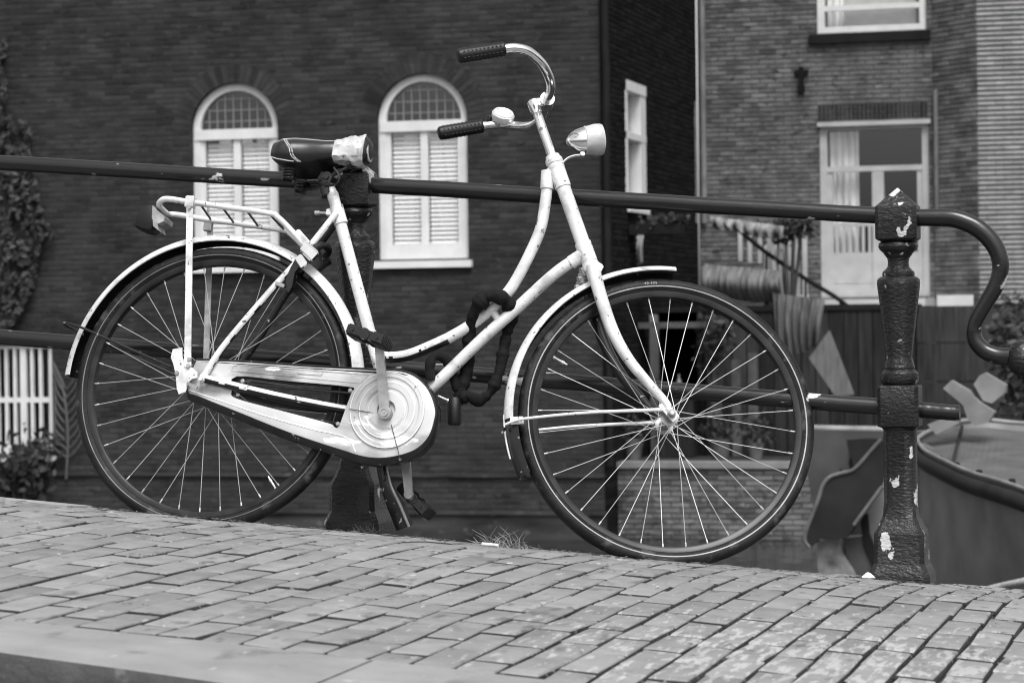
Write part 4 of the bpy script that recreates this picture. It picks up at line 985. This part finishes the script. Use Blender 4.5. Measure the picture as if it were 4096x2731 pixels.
MB().tube([(-6.985, YB - .09, 2.9), (-6.985, YB - .09, 1.3)], .03, 8).build('downpipe', PIPE, house2, smooth=40)
MB().tube([(-3.83, YB - .08, 2.95), (-3.83, YB - .08, 1.2)], .03, 8).build('downpipe', PIPE, house2, smooth=40)
# brick header courses over the door
hd = MB()
for k in range(26): rw.slab(hd, -5.36 + k * .055, -5.36 + k * .055 + .046, 2.60, 2.80, -.01, .012)
hd.build('lintel_bricks', BRICK_D, house2, kind='stuff')

# ---- balcony and stair
WHITEB = mat('white_balcony_paint', .50, .55, var=.12, vscale=5)
balc = thing('balcony', 'white balcony with upright pickets below the balcony door', 'balcony', (-5, YB - .6, .25))
MB().bx(-5.9, -3.86, YB - 1.2, YB - .01, .17, .26).build('slab', WHITEB, balc)
def on(p, Y): return atY(p[0], p[1], Y)
yb = YB - 1.15
MB().bx(-5.92, -5.33, yb - .03, yb + .03, 1.13, 1.19).build('handrail', WHITEB, balc); MB().bx(-5.9, -5.33, yb - .025, yb + .025, .28, .33).build('bottom_rail', WHITEB, balc)
me = MB().box((0, 0, 0), (.055, .03, .80)).build('picket', WHITEB); mp_ = me.data; bpy.data.objects.remove(me)
for k in range(6): hang('picket', mp_, balc, INV[balc.name] @ Matrix.Translation((-5.86 + k * .098, yb, .73)))
stair = thing('outdoor_stair', 'dark stair with iron handrail going down beside the white balcony', 'stair', (-5.6, YB - 1.6, -1.55))
hp = [on(p, YB - 1.5) for p in ((1700, 530), (1760, 580), (1850, 640), (1930, 690), (1990, 745), (2040, 800), (2080, 860))]
MB().tube(cat_rom(hp, 5), .028, 8).build('handrail', IRON, stair, smooth=50)
for i, p in enumerate(hp[1:]): MB().tube([p, p - Vector((0, 0, .8))], .014, 6).build('baluster', IRON, stair)
for i in range(8):
    p = on((1730 + i * 44, 640 + i * 36), YB - 1.4); MB().bx(p.x - .15, p.x + .15, p.y - .4, p.y + .2, p.z - .05, p.z).build('tread', WOOD, stair)
for i, (a, b) in enumerate(((1700, 525), (1722, 528), (1745, 530), (1765, 545))):
    p = on((a, b), YB - 1.3); MB().box(p - Vector((0, 0, .2)), (.05, .03, .42)).build('picket', WHITEB, stair)

# ---- terrace, quay wall, shed and what hangs there
QY = 29.6; quay = thing('quay_wall', 'low brick quay wall rising from the canal in front of the shed', 'wall', (-5, QY, -2.75))
qw = Wall(quay, (0, QY), (1, 0), -2.8, -1.66, -6.97, 2, (BRICK_M, MORT_M), relief=.012); qw.sheet('wall_face'); qw.bricks(-2.75, -1.68, -6.97, -2.4, 0, 12)
MB().bx(-6.97, 2, QY - .05, QY + .3, -1.66, -1.59).build('coping', mat('coping_stone', .16, .8, var=.3, vscale=3), quay)
struct(MB().bx(-6.97, 4, QY + .3, YB - .005, -1.75, -1.61).build('terrace', STONE))
shed = thing('garden_shed', 'dark plank shed with a black doorway on the terrace', 'shed', (-5.4, 31.4, -1.6))
ys_ = 31.4
a = -6.95
while a < -3.9:
    w_ = .15 + .03 * random.random()
    if not (-6.95 < a + w_ / 2 < -6.36):
        MB().bx(a, a + w_ - .012, ys_, ys_ + .03, -1.6, .10 + .03 * random.random()).build('plank', WOOD, shed)
    a += w_
MB().bx(-6.97, -3.9, ys_ - .02, YB - .02, .12, .19).build('roof', mat('shed_roof', .015, .7, spec=.06, var=.3, vscale=3), shed)
MB().bx(-6.965, -6.87, ys_ - .05, ys_ + .05, -1.6, .1).build('door_post', mat('pale_post', .15, .7, var=.3, vscale=5), shed); MB().bx(-6.38, -6.30, ys_ - .05, ys_ + .05, -1.6, .1).build('door_post', WOOD, shed)
MB().bx(-6.95, -3.9, ys_ + 1.2, ys_ + 1.24, -1.6, .1).build('back_wall', DARKIN, shed)
for (xa, xb) in ((-6.96, -6.93), (-3.93, -3.9)): MB().bx(xa, xb, ys_ + .04, ys_ + 1.2, -1.6, .1).build('side_wall', DARKIN, shed)
p = on((1522, 700 + 345 / 1.0 * .0 + 12), ys_ + .3)
lampy = MB().lathe([(0, 0), (.0, .035), (.16, .03), (.2, .012), (.24, .012), (.24, 0)], on((1560, 905), 31.1), (0, 0, 1), 12); tag(lampy.build('bottle', mat('pale_bottle', .35, .4), smooth=40), 'pale bottle standing in the black doorway of the shed', 'bottle')
bottle = bpy.data.objects['bottle']
bshelf = MB().bx(on((1560, 905), 31.1).x - .2, on((1560, 905), 31.1).x + .2, 30.95, 31.25, -1.6, on((1560, 905), 31.1).z - .002).build('crate', WOOD); tag(bshelf, 'dark wooden crate standing in the shed doorway', 'crate')

shrub_later = []
def cloth(name, label, quad, Y, material, waves=9, amp=.03, thick=.012, cat='tarpaulin', bulge=.12, nu=36, nv=14):
    """hanging cloth between four photo corners (tl, tr, br, bl) at distance Y"""
    c = [on(q, Y) for q in quad]; V = []
    for side in (0, 1):
        for j in range(nv + 1):
            for i in range(nu + 1):
                u, v = i / nu, j / nv; p = c[0].lerp(c[1], u).lerp(c[3].lerp(c[2], u), v)
                d = amp * (sin(u * waves * 2 * pi + 1.3 * sin(v * 3)) + .5 * sin(u * waves * 4.7 + v * 2)) - bulge * sin(pi * v) * .7
                V.append(p + Vector((.0, d + side * thick, .02 * sin(u * 7) * v)))
    n1 = (nu + 1) * (nv + 1); F = []
    for s in (0, 1):
        for j in range(nv):
            for i in range(nu): k = s * n1 + j * (nu + 1) + i; F.append((k, k + 1, k + nu + 2, k + nu + 1))
    for i in range(nu):
        F.append((i, i + 1, n1 + i + 1, n1 + i)); k = nv * (nu + 1) + i; F.append((k, k + 1, n1 + k + 1, n1 + k))
    for j in range(nv):
        k = j * (nu + 1); F.append((k, k + nu + 1, n1 + k + nu + 1, n1 + k)); k += nu; F.append((k, k + nu + 1, n1 + k + nu + 1, n1 + k))
    m = MB(); m.add(V, F); return tag(m.build(name, material, smooth=60), label, cat)
TARP = mat('striped_tarp', .085, .7, var=.6, vscale=5, stretch=(7, 1, .15))
TARP2 = mat('faded_tarp', .095, .75, var=.3, vscale=3, stretch=(3, 1, .4))
cloth('tarpaulin', 'pinstriped rolled tarpaulin hanging above the shed roof', ((1618, 606), (1792, 622), (1798, 690), (1618, 690)), 30.4, TARP, 14, .015, bulge=.30)
cloth('tarpaulin', 'pale faded tarpaulin draped beside the stair under the balcony', ((1775, 672), (1895, 690), (1880, 790), (1790, 830)), 30.2, TARP2, 6, .04)
cloth('cloth', 'pale cloth hanging in folds below the narrow side window', ((1408, 528), (1480, 535), (1476, 606), (1432, 612)), 30.8, mat('pale_cloth', .34, .8, var=.3, vscale=4, stretch=(4, 1, .3)), 5, .03, cat='cloth')
CHK = mat('checked_blanket', .20, .85, var=.85, vscale=6, stretch=(1.5, 1, 1.2))
cloth('blanket', 'checked blanket hung over the stair rail beside the balcony pickets', ((1630, 496), (1800, 520), (1796, 548), (1640, 528)), 32.5, CHK, 7, .03, cat='blanket', bulge=.05)
pts = [on(q, 29.9) for q in ((1858, 822), (1905, 758), (1962, 905), (1920, 912))]
m = MB().prism(pts, (0, .03, 0)); tag(m.build('board', mat('striped_board', .11, .7, var=.3, vscale=8, stretch=(3, 3, .5))), 'pale striped board leaning at an angle on the terrace', 'board')
p = on((2152, 678), 33.1); q = on((2236, 762), 33.1); m = MB().bx(p.x, q.x, 33.1, 33.14, q.z, p.z); tag(m.build('panel', mat('white_panel', .55, .5, var=.1, vscale=4)), 'blank white panel fixed below the canted bay', 'panel')
wallb = Wall(None, (0, 32.9), (1, 0), -1.6, -.2, -3.9, 0, (WOOD, WOOD))
fence = thing('plank_fence', 'dark board fence behind the boats under the bay', 'fence', (-3, 32.9, -1.6))
for k, (z0, z1) in enumerate(((-1.6, -1.2), (-1.18, -.78), (-.76, -.30), (-.28, .16))): MB().bx(-4.5, 1.5, 32.9, 32.94, z0, z1).build('board', WOOD, fence)

POST_P = mat('pale_weathered_post', .10, .8, var=.35, vscale=6, spec=.08)
for k, (a, b) in enumerate(((1728, 830), (1645, 840), (1690, 845))):
    p = on((a, b), 31.0); tag(MB().bx(p.x - .05, p.x + .05, 31.0, 31.07, -1.6, p.z + .1).build('post', POST_P), ('pale upright post right of the shed planks seen through the front wheel', 'pale upright post below the leafy climber', 'middle of the pale posts seen through the front wheel')[k], 'post', 'posts on the terrace')
p = on((1455, 735), 30.9); tag(MB().bx(-6.97, -6.2, 30.75, 31.1, p.z - .10, p.z - .03).build('shelf', POST_P), 'pale shelf above the black doorway of the shed', 'shelf')
for k, (a, b, r_, h_) in enumerate(((1655, 1040, .13, .24), (1735, 1045, .10, .2), (1455, 1045, .12, .25))):
    p = on((a, b), 30.1); z_ = -1.59
    tag(MB().lathe([(0, 0), (0, r_ * .7), (h_ * .85, r_), (h_, r_ * 1.08), (h_, r_ * .9), (h_ * .8, r_ * .85), (h_ * .8, 0)], (p.x, 30.1, z_), (0, 0, 1), 16).build('plant_pot', POST_P, smooth=40), ('grey plant pot on the quay below the pale posts', 'smallest grey plant pot on the quay at the right', 'grey plant pot on the quay left of the doorway')[k], 'pot', 'plant pots on the quay')
    shrub_later.append((p.x, z_ + h_, k))

# ---- plants
LEAF = mat('dull_leaf', .040, .6, spec=.12, var=.45, vscale=9, island=.5)
LEAFD = mat('dark_leaf', .03, .6, spec=.12, var=.45, vscale=9, island=.5)
BARK = mat('twig_bark', .05, .9)
def leaves(pts, size, material, name, parent, rn, flat=None):
    m = MB()
    for p in pts:
        s = size * rn.uniform(.6, 1.3)
        if flat is None: n = Vector((rn.gauss(0, 1), rn.gauss(-.6, 1), rn.gauss(.5, .8))).normalized()
        else: n = (Vector(flat) + Vector((rn.gauss(0, .45), rn.gauss(0, .2), rn.gauss(.15, .45)))).normalized()
        a = n.orthogonal().normalized(); a = (Matrix.Rotation(rn.uniform(0, 6.3), 3, n) @ a); b = n.cross(a)
        m.add([p - a * s, p + b * s * .45 + a * s * -.2, p + b * s * .35 + a * s * .5, p + a * s, p - b * s * .35 + a * s * .5, p - b * s * .45 - a * s * .2], [(0, 1, 2, 3), (0, 3, 4, 5)])
    return m.build(name, material, parent, kind='stuff')
rn = random.Random(5)
ivy = thing('ivy', 'ivy climbing the dark brick wall at the left edge', 'ivy', (-14, 28.95, -2.7))
iv_line = [(265, 55), (330, 62), (420, 80), (500, 100), (560, 118), (600, 85), (660, 70), (720, 48), (750, 30)]
pts = []
while len(pts) < 2600:
    y = rn.uniform(100, 760); wmax = interp(y, [100, 200, 265, 290, 330, 420, 500, 545, 560, 600, 660, 720, 760], [8, 10, 14, 75, 62, 80, 95, 130, 90, 85, 72, 45, 20]); x = wmax * (1 - rn.random() ** 1.6 * 1.5) 
    if noise.noise(Vector((x * .035, y * .035, 2))) < -.22: continue
    if y < 330 and noise.noise(Vector((x * .06, y * .02, 7))) < 0: continue
    p = on((x, y), 29 - rn.uniform(.02, .16)); pts.append(p)
leaves(pts, .045, LEAF, 'leaves', ivy, rn, flat=(0, -1, 0))
m = MB()
for k in range(9):
    x = rn.uniform(-25, 25); P_ = []
    for j in range(8): P_.append(on((x + j * 4 * sin(k * 2.1), 760 - j * rn.uniform(40, 62)), 28.97)); 
    m.tube(P_, .012, 5)
m.build('stems', BARK, ivy)
def shrub(label, region, Y, n, size, material, name='shrub', seed=1, dep=.5, base=None):
    rn = random.Random(seed); x0, x1, y0, y1 = region; c = on(((x0 + x1) / 2, (y0 + y1) / 2), Y); P_ = []; ex = (on((x1, y0), Y) - on((x0, y0), Y)).length / 2; ez = (on((x0, y0), Y) - on((x0, y1), Y)).length / 2
    root = thing(name, label, name, (c.x, c.y, base if base is not None else c.z - ez))
    blobs = [Vector((rn.uniform(-.7, .7), rn.uniform(-.6, .6), rn.uniform(-.7, .7))) for _ in range(14)]
    for i in range(n):
        b = rn.choice(blobs); d = Vector((rn.gauss(0, .3), rn.gauss(0, .3), rn.gauss(0, .3))); q = b + d
        P_.append(c + Vector((q.x * ex, q.y * dep, q.z * ez)))
    leaves(P_, size, material, 'leaves', root, rn)
    m = MB(); b0 = Vector((c.x, c.y, base if base is not None else c.z - ez))
    for b in blobs: t = c + Vector((b.x * ex, b.y * dep, b.z * ez)); m.tube([b0, b0.lerp(t, .5) + Vector((0, 0, .05)), t], [.02, .012, .005], 5)
    m.build('stems', BARK, root); return root
shrub('dark leafy shrub growing at the water below the barred window', (-30, 108, 1000, 1150), 28.7, 700, .06, LEAF, seed=4, dep=.3, base=-2.75)
shrub('leafy shrub behind the curled end of the railing', (2265, 2420, 700, 970), 26.5, 1500, .05, LEAF, seed=6, dep=.7, base=-2.75)
shrub('flowering plant trailing in the box under the narrow side window', (1470, 1580, 492, 525), 30.4, 400, .04, LEAF, name='plant', seed=9, dep=.15)
shrub('leafy climber showing through the front wheel beside the shed', (1600, 1690, 720, 840), 31.0, 350, .05, LEAF, name='climber', seed=12, dep=.2, base=-1.6)
shrub('small bush behind the checked blanket on the stair', (1760, 1860, 505, 560), 32.8, 350, .045, LEAFD, name='bush', seed=15, dep=.2, base=-.4)
pb = on((1478, 512), 30.4); m = MB().bx(-6.95, -6.35, 30.25, 30.55, pb.z - .14, pb.z - .02); tag(m.build('flower_box', PIPED), 'dark flower box under the narrow side window', 'flower box')
for (x_, z_, k) in shrub_later:
    r_ = random.Random(30 + k); root = thing('potted_plant', ('leafy plant in the pot below the pale posts', 'leafy plant in the smallest pot at the right', 'leafy plant in the pot left of the doorway')[k], 'plant', (x_, 30.1, z_ - .05))
    leaves([Vector((x_ + r_.gauss(0, .11), 30.1 + r_.gauss(0, .09), z_ + abs(r_.gauss(.12, .12)))) for _ in range(160)], .04, LEAF, 'leaves', root, r_)
# bare fan of twigs on the wall beside the barred window
cl = thing('climbing_plant', 'bare pale twigs fanned on the wall beside the barred window', 'climber', on((150, 1060), 28.95))
m = MB(); base = (158, 1040)
for k in range(9):
    y = 850 + k * 20; m.tube(cat_rom([on((150 + 3 * sin(k), y + 40), 28.95), on((138 - 2 * k, y + 14), 28.94), on((120 + k, y - 22), 28.95)], 5), .010, 5); m.tube(cat_rom([on((152, y + 44), 28.95), on((172 + k, y + 16), 28.94), on((188 + 6 * (k % 3), y - 26), 28.95)], 5), .009, 5)
m.tube(cat_rom([on((152, 1100), 28.95), on((156, 1000), 28.95), on((146, 900), 28.95), on((124, 838), 28.95)], 6), .016, 6); m.build('twigs', mat('pale_twig', .085, .8), cl, smooth=60)

# ---- boats
HULL = mat('dark_hull_paint', .17, .45, var=.2, vscale=4, spec=.2, chips=[(.15, .74, .02, 14, (1, 1, 1))])
HULLP = mat('pale_hull_paint', .105, .5, var=.35, vscale=2.5)
RUBR = mat('dark_rubbing_strake', .022, .5, spec=.12, var=.3, vscale=4)
DECK = mat('grey_deck', .075, .6, var=.3, vscale=5)
EDGEP = mat('pale_boat_edge', .19, .5, var=.25, vscale=6)
barge = thing('boat', 'dark steel boat with rounded stern and pale edged rudder behind the right post', 'boat', (-1.2, 16.4, -2.75))
tip = on((2106, 1008), 17.6)
near_g = [tip, on((2122, 1032), 17.2), on((2165, 1055), 16.6), on((2230, 1084), 15.9), on((2352, 1122), 15.0), on((2600, 1220), 14.2), on((3000, 1300), 14.0)]
far_g = [tip, on((2130, 992), 17.8), on((2190, 970), 18.2), on((2260, 964), 18.5), on((2352, 972), 18.6), on((2600, 985), 18.4), on((3000, 1000), 18.0)]
ng, fgn = cat_rom(near_g, 6), cat_rom(far_g, 6); n = len(ng); m = MB(); V = []
keel = [Vector((g.x + .10 + .25 * (1 - min(i / 12, 1)) * 0, (ng[i].y + fgn[i].y) / 2, -2.85)) for i, g in enumerate(ng)]
rows = []
for i in range(n):
    mid = (ng[i] + fgn[i]) / 2; bx_ = Vector((mid.x, mid.y, -2.9))
    row = [fgn[i], fgn[i].lerp(bx_, .45) + Vector((0, .12, 0)), bx_, ng[i].lerp(bx_, .5) + Vector((-.10 if i < 8 else 0, -.30 * min(i / 6, 1), -.05)), ng[i].lerp(bx_, .22) + Vector((0, -.16 * min(i / 6, 1), -.02)), ng[i]]
    rows.append(row)
V = [p for r in rows for p in r]; q = 6
m.add(V, [(i * q + k, i * q + k + 1, (i + 1) * q + k + 1, (i + 1) * q + k) for i in range(n - 1) for k in range(q - 1)] + [tuple((n - 1) * q + k for k in range(q))])
m.build('hull', HULL, barge, smooth=50)
m = MB(); m.add([p + Vector((0, 0, -.05)) for i in range(n) for p in (ng[i], fgn[i])], [(2 * i, 2 * i + 2, 2 * i + 3, 2 * i + 1) for i in range(n - 1)]); m.build('deck', DECK, barge)
MB().tube([p + Vector((0, -.01, -.075)) for p in ng], .052, 12).build('rubbing_strake', RUBR, barge, smooth=50); MB().tube(ng, .013, 8).build('gunwale', EDGEP, barge, smooth=50); MB().tube(fgn, .016, 8).build('gunwale', EDGEP, barge, smooth=50)
m = MB().bx(-1.0, 1.2, 16.0, 17.6, tip.z - .12, tip.z + .02); m.build('hatch', HULL, barge)
for k in range(5):
    i = 4 + k * 5
    if i < n and k == 2: MB().tube([ng[i] + Vector((0, .05, -.035)), fgn[i] + Vector((0, -.05, -.035))], .012, 6).build('deck_seam', RUBR, barge)
for k in range(7):
    i = 3 + k * 4
    if i < n: MB().lathe([(0, .02), (.03, .02), (.035, .012), (.035, 0)], ng[i].lerp(fgn[i], .12) + Vector((0, 0, -.05)), (0, 0, 1), 10).build('deck_bolt', RUBR, barge)
# bow cheek left of the post: curved plating and stem
def plate(name, pts, Y, th, material, parent, yoff=None):
    P_ = [on(p, Y) for p in pts]; m = MB().prism(P_, (0, th, 0)); return m.build(name, material, parent)
body = [(2020, 1105), (2004, 1130), (1990, 1160), (1984, 1190), (1990, 1230), (2002, 1265), (2030, 1330), (2060, 1420), (2240, 1420), (2240, 1060), (2115, 1020)]
plate('stern_plate', body, 17.45, .5, HULL, barge)
plate('stern_band', [(1984, 1180), (1976, 1200), (1984, 1250), (2000, 1290), (2030, 1345), (2062, 1420), (2090, 1420), (2050, 1340), (2012, 1265), (1996, 1225), (1992, 1180)], 17.40, .3, RUBR, barge)
plate('stern_strip', [(1938, 1235), (1980, 1232), (1986, 1260), (2004, 1300), (2040, 1360), (2060, 1420), (2030, 1420), (1990, 1360), (1950, 1300)], 17.42, .2, DECK, barge)
plate('stern_post', [(1876, 1240), (1925, 1238), (1935, 1270), (1960, 1310), (1985, 1360), (1990, 1420), (1900, 1420), (1878, 1300)], 17.38, .12, mat('worn_white_post', .30, .7, var=.5, vscale=12), barge)
rd = [(2026, 1008), (2002, 1034), (1978, 1062), (1958, 1080), (1930, 1087), (1906, 1096), (1890, 1116), (1882, 1142), (1868, 1180), (1852, 1222), (1850, 1242), (1860, 1256), (1874, 1246), (1880, 1238), (1925, 1240), (1948, 1232), (1966, 1205), (1990, 1170), (2026, 1105)]
plate('rudder', rd, 17.2, .10, RUBR, barge)
MB().tube(cat_rom([on(p, 17.22) + Vector((0, -.02, 0)) for p in rd[:12]], 5),   .014, 8).build('rudder_edge', mat('rudder_edge_paint', .12, .6, var=.3, vscale=8, spec=.1), barge, smooth=50)
MB().tube([on((1962, 1205), 17.1), on((2026, 1118), 17.1)], .014, 8).build('tiller_rod', MATS['rudder_edge_paint'], barge, smooth=50)
def bitt(pts, th, Y):
    plate('mooring_bitt', pts, Y, th, EDGEP, barge)
bitt([(2166, 892), (2184, 874), (2226, 898), (2236, 912), (2256, 928), (2284, 946), (2270, 970), (2240, 978), (2222, 962), (2212, 930)], .16, 17.6)
bitt([(2236, 882), (2250, 862), (2262, 856), (2310, 884), (2308, 902), (2278, 926), (2258, 920)], .16, 17.7)
bitt([(2130, 975), (2160, 962), (2200, 960), (2202, 972), (2150, 998)], .14, 17.5)
boat2 = thing('boat', 'pale hulled small boat moored between the bicycle wheel and the right post', 'boat', (-3.4, 20.3, -2.75))
hp2 = [(1872, 984), (2060, 988), (2060, 1240), (1990, 1300), (1900, 1296), (1868, 1180), (1858, 1080)]
P_ = [on(p, 20) for p in hp2]; m = MB(); nb = 8
ctr = sum(P_, Vector()) / len(P_); V = []
for i in range(nb + 1):
    t = i / nb; 
    for p in P_: V.append(Vector((p.x + t * 2.2, p.y + t * 1.2 - .15 * sin(pi * (p.z - ctr.z)) * (1 - t), p.z - .08 * t)))
q = len(P_); m.add(V, [(i * q + k, i * q + (k + 1) % q, (i + 1) * q + (k + 1) % q, (i + 1) * q + k) for i in range(nb) for k in range(q)] + [tuple(range(q)), tuple(nb * q + k for k in range(q))]); m.build('hull', HULLP, boat2, smooth=40)
MB().tube([on((1866, 984), 19.95), on((1940, 986), 19.95), on((2070, 988), 19.95)], .03, 8).build('gunwale', EDGEP, boat2, smooth=50)
for pp in (((1930, 1100), (1905, 1160), (1885, 1250)), ((1985, 1000), (1990, 1060), (2010, 1120)), ((1948, 1010), (1960, 1070), (1990, 1130))):
    MB().tube(cat_rom([on(p, 19.92) for p in pp], 6), .03, 8).build('rib', RUBR, boat2, smooth=50)
plate('canvas', [(1945, 1010), (2055, 1000), (2055, 1180), (1985, 1130), (1960, 1070)], 19.86, .04, RUBR, boat2)
plate('canvas', [(1900, 1130), (1930, 1075), (1975, 1130), (1990, 1240), (1890, 1250)], 19.86, .04, RUBR, boat2)
r0 = [on((2240, 1362), 13.6), on((2290, 1348), 13.6), on((2352, 1334), 13.5), on((2500, 1300), 13.4)]
tag(MB().tube(cat_rom(r0, 8), .018, 8).build('mooring_rope', mat('pale_rope', .30, .9, var=.3, vscale=60), smooth=60), 'pale mooring rope at the lower right behind the bridge edge', 'rope')

# ------------------------------------------------------------------ small things on the pavement
def ground_pt(dx, dy, Y): p = on((dx, dy), Y); return Vector((p.x, Y, zg(p.x, Y)))
gt = thing('grass_tuft', 'tuft of grass growing at the pavement edge between the wheels', 'grass', ground_pt(1150, 1248, 5.78))
m = MB(); g0 = gt.location; rn = random.Random(2)
for k in range(34):
    b = g0 + Vector((rn.uniform(-.05, .04), rn.uniform(-.02, .05), -.004)); a = rn.uniform(-1.15, 1.15); h = rn.uniform(.02, .06) * (1 if abs(a) < .7 else .8); d = Vector((sin(a), rn.uniform(-.4, .2), cos(a))).normalized()
    t = b + d * h; bend = Vector((.25 * h * (1 if a > 0 else -1), 0, -.12 * h)); m.tube([b, b.lerp(t, .5), t + bend], [.0013, .0011, .0003], 4)
m.build('blades', mat('dry_grass', .16, .7, island=.5, var=.2), gt)
m2 = thing('weed', 'small low weed at the pavement edge beside the grass tuft', 'weed', ground_pt(1205, 1255, 5.78)); m = MB()
for k in range(26):
    b = m2.location + Vector((rn.uniform(-.035, .035), rn.uniform(-.02, .03), -.003)); d = Vector((rn.gauss(0, .6), rn.gauss(-.2, .4), .8)).normalized(); m.tube([b, b + d * .010, b + d * rn.uniform(.012, .022)], [.0012, .0022, .0003], 4)
m.build('leaves', mat('dry_weed', .10, .7, island=.5, var=.2), m2)
m3 = thing('weed', 'small weed at the foot of the left railing post', 'weed', ground_pt(845, 1222, 6.02)); m = MB()
for k in range(22):
    b = m3.location + Vector((rn.uniform(-.03, .03), rn.uniform(-.02, .02), -.003)); d = Vector((rn.gauss(0, .6), rn.gauss(-.2, .4), 1)).normalized(); m.tube([b, b + d * .015, b + d * rn.uniform(.018, .035)], [.0012, .0014, .0003], 4)
m.build('leaves', MATS['dry_weed'], m3)
cb = ground_pt(1126, 1247, 5.72); tag(MB().lathe([(-.02, 0), (-.02, .004), (.02, .0042), (.02, 0)], cb + Vector((0, 0, .004)), (1, -.15, -.08), 12).build('cigarette_end', mat('cigarette_paper', .62, .8), smooth=40), 'white cigarette end lying by the grass tuft', 'cigarette end')
pb = ground_pt(1995, 1349, 5.98); m = MB().lathe([(-.004, 0), (-.002, .013), (.004, .016), (.009, .011), (.013, .004), (.014, 0)], pb, (.1, 0, 1), 9)
m.v = [v + Vector((noise.noise(v * 90) * .006, 0, noise.noise(v * 70) * .004)) for v in m.v]; tag(m.build('pebble', mat('white_pebble', .75, .7)), 'white pebble beside the foot of the right railing post', 'pebble')
m = MB(); rn = random.Random(11)
for k in range(520):
    X = rn.uniform(-2.9, -.2); Y = 5.95 - abs(rn.gauss(0, .28)) if k % 3 else rn.uniform(4.0, 5.9)
    l = rn.uniform(.003, .014) * (1 if k % 9 else 1.8); a = rn.gauss(0, .5); M = frame_on_ground(X, Y) @ Matrix.Rotation(a, 4, 'Z')
    m.add([M @ Vector(p) for p in ((-l, -.0012, .0035), (0, -.0022, .0052), (l, 0, .0035), (0, .002, .0042))], [(0, 1, 2, 3)])
o = m.build('leaf_litter', mat('dry_litter', .38, .8, island=.45, var=.1)); o['kind'] = 'stuff'
m = MB()
for k in range(900):
    X = rn.uniform(-3.0, -.2); Y = rn.uniform(5.72, 6.15); s_ = rn.uniform(.003, .009); p = Vector((X, Y, zg(X, Y) - .004))
    m.lathe([(-.002, s_), (.001 + s_ * .35, s_ * .6), (.002 + s_ * .5, 0)], p, (rn.gauss(0, .2), rn.gauss(0, .2), 1), 5)
o = m.build('moss', mat('dark_moss', .04, .95, island=.6, var=.3)); o['kind'] = 'stuff'
